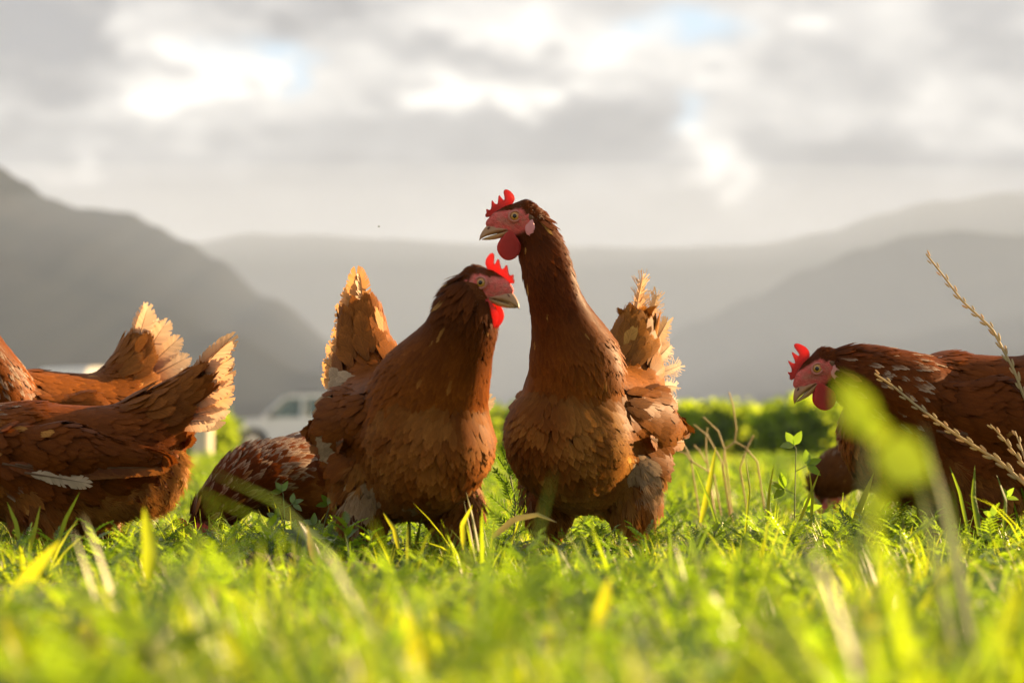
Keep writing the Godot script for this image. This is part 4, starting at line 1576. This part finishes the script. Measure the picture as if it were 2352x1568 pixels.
func clover(height: float, stems: int, seed_: int) -> ArrayMesh:
	var r := RandomNumberGenerator.new()
	r.seed = seed_
	var v := PackedVector3Array()
	var n := PackedVector3Array()
	var idx := PackedInt32Array()
	for i in stems:
		var a := r.randf() * TAU
		var out := Vector3(cos(a), 0, sin(a))
		var top := out * height * r.randf_range(0.1, 0.8) + Vector3.UP * height * r.randf_range(0.45, 1.0)
		stem_into(v, n, idx, out * 0.004, top, 0.0005)
		var up := (Vector3.UP + Vector3(r.randfn(), 0, r.randfn()) * 0.35).normalized()
		var b := r.randf() * TAU
		for j in 3:
			var c := b + TAU * j / 3.0
			var dir := Vector3(cos(c), 0, sin(c))
			dir = (dir - up * dir.dot(up) + up * 0.15).normalized()
			leaflet_into(v, n, idx, top, dir, up, height * 0.3, height * 0.2, 0, 0.15, 0.1)
	return fixed(v, n, idx)


func make_meadow() -> void:
	var kinds := [
		# name, meshes, materials, plants per square metre near by, smallest and largest size
		["grass", [grass_tuft(13, 0.075, 0.0042, 0.030, 1), grass_tuft(11, 0.09, 0.0036, 0.035, 2), grass_tuft(9, 0.06, 0.0055, 0.030, 3)], ["grass_a", "grass_b", "grass_c"], 520.0],
		["weeds", [weed(0.055, 9, 5), weed(0.045, 8, 6)], ["weed_a", "weed_b"], 215.0],
		["clover", [clover(0.045, 9, 7), clover(0.055, 8, 8)], ["clover", "weed_a"], 200.0],
	]
	var patch := FastNoiseLite.new()
	patch.seed = 77
	patch.frequency = 1.6
	for kind in kinds:
		var sets := []
		for i in kind[1].size() * kind[2].size():
			sets.append([])
		# rings of growing size and falling number
		for ring in [[0.95, 2.0, 1.0, 1.0], [2.0, 5.2, 1.0, 1.0], [5.2, 8.0, 0.7, 1.0], [8.0, 14.0, 0.3, 1.3], [14.0, 32.0, 0.08, 1.8]]:
			var half: float = 0.26 * ring[1] + 0.25
			var area: float = (ring[1] - ring[0]) * half * 2.0
			for i in int(area * kind[3] * ring[2]):
				var p := Vector3(rng.randf_range(-half, half), 0, -rng.randf_range(ring[0], ring[1]))
				if absf(p.x) > 0.26 * -p.z + 0.25:
					continue
				var dens := patch.get_noise_2d(p.x, p.z + (30.0 if kind[0] == "weeds" else 0.0))
				if rng.randf() > 0.62 + dens * 1.3:
					continue
				if bare_soil(p) > rng.randf():
					continue
				var size: float = rng.randf_range(0.6, 1.2) * ring[3] * (1.0 + 0.5 * dens)
				if kind[0] == "grass" and rng.randf() < 0.07:
					size *= rng.randf_range(1.4, 2.1)
				# trodden and picked short where the hens are
				size *= (1.35 if p.x > 0.42 and p.z > -4.2 else 1.0) * lerpf(0.82, 0.50, smoothstep(1.3, 2.7, -p.z)) if p.z > -5.2 else 0.55
				if kind[0] == "weeds":
					size *= 1.3
				if p.z > -2.3 and kind[0] == "weeds" and rng.randf() < 0.45:
					continue
				var b := Basis(Vector3.UP, rng.randf() * TAU).scaled(Vector3(size, size * rng.randf_range(0.8, 1.15), size))
				sets[rng.randi() % sets.size()].append(Transform3D(b, p))
		var holder := Node3D.new()
		holder.name = kind[0]
		add_child(holder)
		holder.set_meta("kind", "stuff")
		holder.set_meta("label", {"grass": "short sunlit grass covering the meadow", "weeds": "low feathery weeds growing among the grass", "clover": "small clover leaves growing among the grass"}[kind[0]])
		holder.set_meta("category", kind[0])
		for i in sets.size():
			if sets[i].size():
				copies("%s_patch" % kind[0], kind[1][i / kind[2].size()], M[kind[2][i % kind[2].size()]], sets[i], [], holder)


func bare_soil(p: Vector3) -> float:
	# the scratched patch in front of the hens
	var q := Vector2((p.x + 0.275) / 0.13, (p.z + 3.42) / 0.20)
	return clampf(1.25 - q.length(), 0.0, 0.9)


func leaf_mesh(length: float, width: float, teeth: int, fold := 0.2, droop := 0.2) -> ArrayMesh:
	var v := PackedVector3Array()
	var n := PackedVector3Array()
	var idx := PackedInt32Array()
	leaflet_into(v, n, idx, Vector3.ZERO, Vector3.BACK, Vector3.UP, length, width, teeth, fold, droop)
	return fixed(v, n, idx)


func pose(p: Vector3, dir: Vector3, up: Vector3) -> Transform3D:
	var z := dir.normalized()
	var x := up.cross(z).normalized()
	return Transform3D(Basis(x, z.cross(x), z), p)


# an alfalfa sprig: a stem with leaves in threes
func sprig(label: String, px: float, foot: float, top: float, d: float, lean: float, whorls: int, leaf: float, mat: String) -> void:
	var base := at(px, foot, d)
	base.y = 0.0
	var o := thing("clover_sprig", label, "plant", base, "leafy sprigs standing above the grass")
	var h := at(px, top, d).y
	var line := []
	var rad := []
	for i in 6:
		var t := i / 5.0
		line.append(Vector3(lean * t * t, h * t, 0.006 * sin(t * 4.0)))
		rad.append(lerpf(0.0011, 0.0006, t))
	part("stem", tube(line, rad, 6), M.stem, o)
	var m := leaf_mesh(leaf, leaf * 0.52, 0, 0.12, 0.15)
	for w in whorls:
		var t := lerpf(0.35, 1.0, float(w) / maxf(1, whorls - 1))
		var node := Vector3(lean * t * t, h * t, 0.006 * sin(t * 4.0))
		var side := 1.0 if w % 2 == 0 else -1.0
		var out := Vector3(side, 0.5 if w < whorls - 1 else 1.6, rng.randf_range(-0.5, 0.5)).normalized()
		var tip := node + out * leaf * (0.8 if w < whorls - 1 else 0.25)
		part("leaf_stalk", tube([node, tip], [0.0006, 0.0005], 5), M.stem, o)
		for j in 3:
			var a := (j - 1) * 1.15
			var dir := out.rotated(Vector3(0, 0, 1), a * 0.9).rotated(Vector3.UP, a * 0.5 + rng.randf_range(-0.3, 0.3))
			part("leaf", m, M[mat], o).transform = pose(tip, dir, Vector3(rng.randf_range(-0.4, 0.4), 0.55, 0.8))


func blade(label: String, pts: Array, width: float, mat: String, called := "grass_blade", category := "grass blade", group := "single grass blades standing clear") -> void:
	# pts: [px, py, depth] from the foot to the tip
	var line := []
	for p in pts:
		line.append(at(p[0], p[1], p[2]))
	var base := Vector3(line[0].x, maxf(0.0, line[0].y), line[0].z)
	var o := MeshInstance3D.new()
	var v := PackedVector3Array()
	var n := PackedVector3Array()
	var idx := PackedInt32Array()
	var curve := Curve3D.new()
	for i in line.size():
		var t: Vector3 = (line[mini(i + 1, line.size() - 1)] - line[maxi(i - 1, 0)]) * 0.2
		curve.add_point(line[i] - base, -t, t)
	var length := curve.get_baked_length()
	var segs := 14
	var twist := rng.randf_range(-0.6, 0.6)
	for i in segs + 1:
		var t := float(i) / segs
		var p := curve.sample_baked(length * t)
		var d := (curve.sample_baked(minf(length, length * (t + 0.04))) - curve.sample_baked(maxf(0, length * (t - 0.04)))).normalized()
		var s := d.cross(Vector3(0.3 + twist * t, 0.2, 1).normalized()).normalized()
		var u := s.cross(d).normalized()
		if u.z < 0.0:
			u = -u
		var w := width * 0.5 * (1.0 - pow(t, 3.0)) * (0.55 + 0.45 * minf(1.0, t * 4.0)) + 0.0001
		v.append_array([p - s * w + u * w * 0.4, p, p + s * w + u * w * 0.4])
		n.append_array([(u - s * 0.4).normalized(), u, (u + s * 0.4).normalized()])
		if i < segs:
			var a := i * 3
			idx.append_array([a, a + 1, a + 3, a + 1, a + 4, a + 3, a + 1, a + 2, a + 4, a + 2, a + 5, a + 4])
	o.mesh = fixed(v, n, idx)
	o.material_override = M[mat]
	o.name = numbered(called)
	o.position = base
	o.set_meta("label", label)
	o.set_meta("category", category)
	o.set_meta("group", group)
	add_child(o)


# a dry ryegrass stalk: a thin stem whose upper part carries spikelets on alternate sides
func seed_stalk(label: String, pts: Array, from: float, thick: float, group := "dry seed stalks at the right") -> void:
	var line := []
	for p in pts:
		line.append(at(p[0], p[1], p[2]))
	var base: Vector3 = line[0]
	var o := thing("seed_stalk", label, "grass stalk", base, group)
	var curve := Curve3D.new()
	for i in line.size():
		var t: Vector3 = (line[mini(i + 1, line.size() - 1)] - line[maxi(i - 1, 0)]) * 0.2
		curve.add_point(line[i] - base, -t, t)
	var length := curve.get_baked_length()
	var path := []
	var rad := []
	for i in 25:
		path.append(curve.sample_baked(length * i / 24.0))
		rad.append(lerpf(thick, thick * 0.55, i / 24.0))
	part("stem", tube(path, rad, 6), M.dry_pale, o)
	var grain := ball(0.0019, 0.0016, 0.0075, 6, 8)
	var count := int(length * (1.0 - from) / 0.0105)
	for i in count:
		var t := lerpf(from, 1.0, (i + 0.5) / count)
		var p := curve.sample_baked(length * t)
		var d := (curve.sample_baked(minf(length, length * t + 0.004)) - curve.sample_baked(length * t - 0.004)).normalized()
		var s := d.cross(Vector3.BACK).normalized() * (1.0 if i % 2 == 0 else -1.0)
		var k := 1.0 - 0.35 * float(i) / count
		var x := pose(p + s * thick * 1.6 + d * 0.004, d + s * 0.22, Vector3.BACK)
		part("spikelet", grain, M.dry_pale if i % 3 else M.dry, o).transform = Transform3D(x.basis.scaled(Vector3.ONE * k * rng.randf_range(0.85, 1.1)), x.origin)


func make_plants() -> void:
	sprig("light green clover sprig with rounded leaves, left of the right hen", 1824, 1200, 1030, 4.05, 0.004, 4, 0.024, "clover")
	sprig("upright dark clover sprig in front of the pecking hen", 656, 1230, 1135, 3.9, -0.004, 4, 0.017, "weed_b")
	sprig("leaning clover sprig between the pecking hen and the front hen", 735, 1225, 1165, 3.85, 0.012, 4, 0.018, "weed_b")
	sprig("small clover sprig below the right hen's breast", 2300, 1240, 1150, 3.75, 0.006, 3, 0.017, "clover")
	# the tall feathery weed between the two middle hens
	var base := at(1178, 1265, 4.12)
	base.y = 0.0
	var tall := thing("feathery_weed", "tall dark feathery weed between the front hen and the tall hen", "plant", base)
	var h := at(1165, 1050, 4.12).y
	part("stem", tube([Vector3.ZERO, Vector3(0.004, h * 0.5, 0), Vector3(-0.008, h * 0.96, 0)], [0.0016, 0.0013, 0.0007], 6), M.stem, tall)
	for i in 15:
		var t := 0.18 + 0.055 * i
		var a := i * 2.4
		var out := Vector3(cos(a), 0, sin(a) * 0.7)
		var dir := (out + Vector3.UP * lerpf(0.35, 1.6, t)).normalized()
		var v := PackedVector3Array()
		var n := PackedVector3Array()
		var idx := PackedInt32Array()
		var l := lerpf(0.052, 0.026, t)
		var up := dir.cross(Vector3(0, 0, 1).cross(dir)).normalized()
		var s := dir.cross(Vector3.BACK).normalized()
		stem_into(v, n, idx, Vector3.ZERO, dir * l, 0.0006)
		for j in 5:
			for z in [-1.0, 1.0]:
				leaflet_into(v, n, idx, dir * l * (0.25 + 0.16 * j), dir + s * z * 0.75, Vector3.BACK, l * (0.36 - 0.03 * j), 0.0034, 0, 0.2, 0.1)
		leaflet_into(v, n, idx, dir * l * 0.92, dir, Vector3.BACK, l * 0.3, 0.0034, 0)
		part("frond", fixed(v, n, idx), M.weed_b, tall).position = Vector3(lerpf(0.004, -0.008, t), h * t * 0.98, 0)
	# saw-leaved weeds standing in front of the pecking hen
	for q in [
		["saw leaved weed in front of the pecking hen's neck", 622, 1272, 3.62, 0.055, 9], ["pale saw leaved weed just right of the bare soil", 795, 1262, 3.60, 0.058, 10],
		["bushy saw leaved weed at the front hen's left foot", 850, 1262, 3.55, 0.046, 8], ["saw leaved weed in front of the left hen's fluff", 215, 1270, 3.45, 0.055, 9],
		["saw leaved weed right of the tall hen's feet", 1640, 1262, 3.7, 0.045, 8], ["saw leaved weed below the tall hen's breast", 1370, 1255, 3.8, 0.040, 8],
	]:
		var foot := at(q[1], q[2], q[3])
		foot.y = 0.0
		var o := thing("saw_leaved_weed", q[0], "plant", foot, "saw leaved weeds among the grass")
		var hh: float = q[4]
		part("stem", tube([Vector3.ZERO, Vector3(0.002, hh * 0.6, 0), Vector3(0, hh, 0.001)], [0.0015, 0.0012, 0.0008], 6), M.stem, o)
		for i in 12:
			var t: float = 0.2 + 0.065 * i
			var a: float = i * 2.4 + q[1]
			var dir := Vector3(cos(a), 0.15 + t, sin(a)).normalized()
			var m := leaf_mesh(hh * lerpf(0.75, 0.5, t), hh * 0.17, 6, 0.18, 0.25)
			part("leaf", m, M.weed_a if i % 3 else M.clover, o).transform = pose(Vector3(0, hh * t, 0), dir, Vector3.UP)
	# one broad wavy leaf
	var lobed := at(700, 1275, 3.66)
	lobed.y = 0.0
	var b := thing("broad_leaf_weed", "broad crinkled green leaf behind the bare soil patch", "plant", lobed)
	part("stem", tube([Vector3.ZERO, Vector3(0.0, 0.03, 0.0)], [0.0016, 0.0012], 6), M.stem, b)
	part("leaf", leaf_mesh(0.045, 0.044, 4, 0.1, 0.3), M.weed_a, b).transform = pose(Vector3(0.004, 0.048, -0.01), Vector3(-0.25, -0.5, 0.8), Vector3(0, 0.8, 0.6))
	part("leaf", leaf_mesh(0.036, 0.026, 3, 0.1, 0.3), M.weed_b, b).transform = pose(Vector3(0, 0.03, 0), Vector3(0.9, 0.3, 0.3), Vector3.UP)
	# blades that stand clear of the rest, in or near focus
	for q in [
		["tall grass blade before the left hen, leaning right", [[130, 1250, 3.5], [150, 1190, 3.5], [182, 1130, 3.5]], 0.0055, "blade_a"],
		["curved grass blade at the far left edge", [[45, 1250, 3.5], [35, 1200, 3.5], [15, 1152, 3.5]], 0.0055, "blade_a"],
		["pale grass blade before the left hen's belly", [[70, 1255, 3.48], [82, 1205, 3.48], [92, 1160, 3.48]], 0.005, "blade_b"],
		["upright slim blade before the pecking hen's head", [[483, 1290, 3.75], [482, 1230, 3.75], [479, 1182, 3.75]], 0.0048, "blade_a"],
		["slim blade right of the upright one, before the pecking hen", [[530, 1280, 3.75], [538, 1230, 3.75], [545, 1188, 3.75]], 0.004, "blade_b"],
		["short blade at the edge of the left hen's fluff", [[446, 1275, 3.75], [443, 1240, 3.75], [440, 1208, 3.75]], 0.004, "blade_a"],
		["bent blade in front of the front hen's left foot", [[915, 1260, 3.4], [905, 1215, 3.4], [880, 1178, 3.4]], 0.006, "blade_b"],
		["wide blade in front of the front hen's right foot", [[1065, 1262, 3.3], [1062, 1205, 3.3], [1085, 1160, 3.3]], 0.0065, "blade_b"],
		["arched pale blade between the two middle hens' feet", [[1130, 1235, 3.5], [1180, 1192, 3.5], [1235, 1182, 3.5], [1280, 1200, 3.5]], 0.008, "blade_dead"],
		["tall thin blade right of the tall hen", [[1712, 1230, 4.1], [1722, 1120, 4.1], [1710, 1035, 4.1]], 0.0042, "blade_a"],
		["sunlit blurred blade behind, right of the tall hen", [[1610, 1200, 4.9], [1630, 1110, 4.9], [1645, 1025, 4.9]], 0.012, "blade_b"],
		["long dark blade crossing below the tall hen's tail side", [[1655, 1230, 4.2], [1630, 1150, 4.2], [1595, 1070, 4.2]], 0.004, "blade_c"],
		["upright blade left of the clover sprig", [[1762, 1210, 4.0], [1766, 1130, 4.0], [1778, 1065, 4.0]], 0.005, "blade_a"],
		["slim blade crossing in front of the far pecking hen", [[1862, 1210, 3.95], [1866, 1140, 3.95], [1858, 1070, 3.95]], 0.005, "blade_a"],
		["blade leaning right before the far pecking hen", [[1830, 1215, 3.95], [1860, 1140, 3.95], [1884, 1080, 3.95]], 0.0045, "blade_b"],
		["straight bright blade under the right hen's wattle", [[1960, 1200, 3.8], [1985, 1140, 3.8], [2008, 1085, 3.8]], 0.009, "blade_b"],
		["blue green blade before the right hen's breast", [[2250, 1230, 3.7], [2235, 1140, 3.7], [2240, 1068, 3.7]], 0.009, "blade_c"],
		["thin blade curving before the right hen", [[2225, 1225, 3.7], [2205, 1130, 3.7], [2182, 1070, 3.7]], 0.005, "blade_c"],
		["dark blade at the right edge in front of the hen", [[2305, 1230, 3.7], [2310, 1150, 3.7], [2290, 1090, 3.7]], 0.006, "blade_c"],
		["purplish grey dead strap leaf beside the bare soil", [[745, 1318, 3.2], [712, 1250, 3.2], [686, 1195, 3.2]], 0.011, "dry_grey"],
		["white dead blade beside the bare soil", [[728, 1300, 3.15], [715, 1255, 3.15], [706, 1205, 3.15]], 0.009, "blade_dead"],
	]:
		blade(q[0], q[1], q[2], q[3])
	# wide blades close to the camera, out of focus
	for q in [
		["blurred dead stalk slanting down at bottom middle", [[1348, 1568, 1.75], [1260, 1455, 1.9], [1140, 1340, 2.1]], 0.010, "blade_dead"],
		["blurred yellow blade left of the bottom middle stalk", [[1265, 1500, 1.9], [1270, 1420, 1.9], [1278, 1330, 1.9]], 0.012, "blade_b"],
		["blurred yellow blade right of the bottom middle stalk", [[1375, 1500, 1.9], [1380, 1420, 1.9], [1400, 1325, 1.9]], 0.012, "blade_b"],
		["blurred broad blade leaning at bottom left", [[60, 1568, 1.5], [40, 1480, 1.5], [10, 1400, 1.5]], 0.016, "blade_b"],
		["blurred pale blade standing left of the bare soil", [[205, 1500, 1.7], [208, 1430, 1.7], [206, 1370, 1.7]], 0.011, "blade_dead"],
		["blurred pale blade left of bottom middle", [[500, 1450, 1.9], [500, 1400, 1.9], [490, 1340, 1.9]], 0.010, "blade_dead"],
		["blurred leaning blade at the bottom, right of centre", [[1790, 1540, 1.6], [1750, 1480, 1.65], [1710, 1410, 1.7]], 0.013, "blade_dead"],
		["blurred green blade at the lower right edge", [[2310, 1540, 1.6], [2330, 1430, 1.6], [2345, 1320, 1.6]], 0.016, "blade_a"],
		["blurred soft blade before the left hen's tail end", [[340, 1330, 2.4], [345, 1260, 2.4], [330, 1165, 2.4]], 0.014, "blade_a"],
		["blurred blade sloping left, below the left hen", [[20, 1380, 2.3], [70, 1320, 2.3], [140, 1240, 2.3]], 0.012, "blade_b"],
		["blurred wide blade at bottom left of centre", [[590, 1568, 1.5], [560, 1500, 1.5], [500, 1440, 1.5]], 0.018, "blade_a"],
		["blurred blade leaning right, below the front hen", [[980, 1568, 1.6], [960, 1490, 1.6], [930, 1400, 1.6]], 0.014, "blade_b"],
		["blurred blade at bottom right, leaning left", [[1990, 1568, 1.6], [2010, 1470, 1.6], [1995, 1370, 1.6]], 0.015, "blade_b"],
		["blurred long blade rising right below the right hen", [[2120, 1400, 2.3], [2160, 1330, 2.3], [2230, 1240, 2.3]], 0.010, "blade_a"],
	]:
		blade(q[0], q[1], q[2], q[3], "foreground_blade", "grass blade", "out of focus blades close to the camera")
	# dry seed stalks at the right
	seed_stalk("tall dry seed stalk leaning left across the right hen's back", [[2372, 960, 3.9], [2330, 850, 3.92], [2280, 755, 3.95], [2210, 690, 4.0], [2165, 630, 4.02], [2128, 583, 4.03]], 0.1, 0.0022)
	seed_stalk("dry seed stalk crossing in front of the right hen's wing", [[2375, 1130, 3.7], [2300, 1062, 3.72], [2200, 1000, 3.75], [2110, 935, 3.8], [2050, 885, 3.82], [2010, 858, 3.84]], 0.05, 0.0024)
	seed_stalk("short green seed stalk at the right edge", [[2370, 1090, 3.72], [2335, 1045, 3.74], [2300, 1000, 3.75], [2276, 975, 3.76]], 0.0, 0.0016)
	seed_stalk("tiny forked seed stalk at the right edge", [[2356, 1055, 3.72], [2342, 1015, 3.74], [2332, 990, 3.75]], 0.0, 0.0014)
	# dry bent stalks behind, out of focus
	var dry := [
		[[1640, 1090], [1590, 1060], [1578, 1034], [1543, 973]], [[1662, 1078], [1664, 1030], [1650, 990], [1616, 958]], [[1658, 1060], [1625, 1000], [1594, 975]],
		[[1664, 1032], [1688, 1015], [1692, 985], [1684, 930], [1675, 900]], [[1740, 1060], [1712, 1028], [1692, 1016]], [[1622, 1040], [1622, 1000], [1626, 982]], [[1588, 1060], [1575, 1042], [1540, 1028]], [[1625, 1066], [1606, 1034], [1594, 1022]], [[1700, 1075], [1720, 1020], [1732, 1000]],
	]
	var said := ["leftmost dry bent stalk beside the tall hen", "forked dry stalk in the middle of the dry clump", "dry stalk leaning left in the dry clump", "tallest dry stalk, curving up above the bushes", "dry stalk sagging to the right of the clump", "short upright dry stalk in the clump", "low dry stalk touching the tall hen's wing", "short slanting dry stalk at the clump's foot", "thin dry stalk leaning right, towards the clover sprig"]
	for i in dry.size():
		var line := []
		var rad := []
		var dd := 5.1 + 0.08 * (i % 4)
		for p in dry[i]:
			line.append(at(p[0], p[1], dd))
			rad.append(0.0014)
		var root: Vector3 = line[0]
		line.push_front(Vector3(root.x + 0.02, 0.0, root.z - 0.02))
		rad.push_front(0.0016)
		rad[-1] = 0.0012
		var first: Vector3 = line[0]
		var local := []
		for p in line:
			local.append(p - first)
		var o := thing("dry_stalk", said[i], "dry stalk", first, "dry bent stalks beside the tall hen")
		part("stem", tube(local, rad, 6), M.dry_pale, o)
		part("joint", ball(0.0022, 0.003, 0.0022, 6, 8), M.dry_pale, o).position = local[2]
	# the leafy shoot close to the camera
	var near := 1.17
	var low := at(1990, 1420, near)
	var shoot := thing("leafy_shoot", "large blurred yellow green shoot in front of the right hen", "plant", Vector3(low.x, 0.0, low.z))
	var o3 := shoot.position
	part("stem", tube([Vector3.ZERO, at(1985, 1300, near) - o3, at(1990, 1130, near) - o3, at(1992, 1000, near) - o3], [0.0022, 0.002, 0.0016, 0.001], 7), M.stem, shoot)
	for q in [[1992, 1000, 1935, 868, 0.017, 0.3], [2010, 1040, 2145, 1085, 0.024, 0.1], [1988, 1000, 2040, 975, 0.012, 0.2], [1990, 1140, 2040, 1190, 0.015, 0.2]]:
		var p0 := at(q[0], q[1], near)
		var p1 := at(q[2], q[3], near)
		part("leaf", leaf_mesh((p1 - p0).length() * 1.02, q[4], 0, 0.12, 0.12), M.grass_a, shoot).transform = pose(p0 - o3, p1 - p0, Vector3(0.1, 0.35, 1))
	make_soil()
	# a fly in the air
	var fly := thing("flying_insect", "tiny insect in the air left of the tall hen's head", "insect", at(870, 520, 4.0))
	part("body", ball(0.0016, 0.0008, 0.0008, 6, 8), M.black_plastic, fly)
	for z in [-1.0, 1.0]:
		part("wing", ball(0.0007, 0.0001, 0.0014, 5, 8), M.dry_pale, fly).position = Vector3(0, 0.0008, z * 0.0014)


func make_soil() -> void:
	# the scratched patch: a low mound of bare earth with loose clods
	var n := FastNoiseLite.new()
	n.seed = 4
	n.frequency = 30.0
	n.fractal_octaves = 4
	var v := PackedVector3Array()
	var idx := PackedInt32Array()
	for r in 31:
		for c in 41:
			var x := (c / 40.0 - 0.5) * 0.34
			var z := (r / 30.0 - 0.5) * 0.5
			var fall := clampf(1.0 - (x * x / 0.0289 + z * z / 0.0625), 0.0, 1.0)
			v.append(Vector3(x - 0.275, -0.002 + 0.016 * sqrt(fall) + 0.009 * n.get_noise_2d(x, z) * fall, z - 3.42))
	for r in 30:
		for c in 40:
			var a := r * 41 + c
			idx.append_array([a, a + 1, a + 41, a + 1, a + 42, a + 41])
	structure("bare_soil", mesh_of(v, idx), M.soil)
	var said := ["dark clod at the left end of the bare soil", "rounded clod on top of the bare soil", "small clod right of the middle of the bare soil", "flat clod at the front of the bare soil", "crumbly clod under the purplish dead leaf", "small clod behind the bare soil", "pale clod at the left front of the bare soil"]
	var spots := [[590, 1312, 3.36, 0.015], [665, 1300, 3.42, 0.013], [705, 1300, 3.40, 0.010], [640, 1335, 3.30, 0.012], [735, 1330, 3.30, 0.012], [620, 1298, 3.5, 0.008], [560, 1330, 3.3, 0.009]]
	for i in spots.size():
		var q: Array = spots[i]
		var m := ball(q[3] * 1.25, q[3] * 0.8, q[3], 12, 16)
		var a := m.surface_get_arrays(0)
		var w: PackedVector3Array = a[Mesh.ARRAY_VERTEX]
		for k in w.size():
			w[k] *= 1.0 + 0.45 * n.get_noise_3dv(w[k] * 2.2 + Vector3.ONE * i)
		var o := MeshInstance3D.new()
		o.name = numbered("soil_clod")
		o.mesh = mesh_of(w, a[Mesh.ARRAY_INDEX])
		o.material_override = M.soil
		var p := at(q[0], q[1], q[2])
		o.position = Vector3(p.x, 0.014, p.z)
		o.set_meta("label", said[i])
		o.set_meta("category", "clod")
		o.set_meta("group", "clods on the bare soil")
		add_child(o)
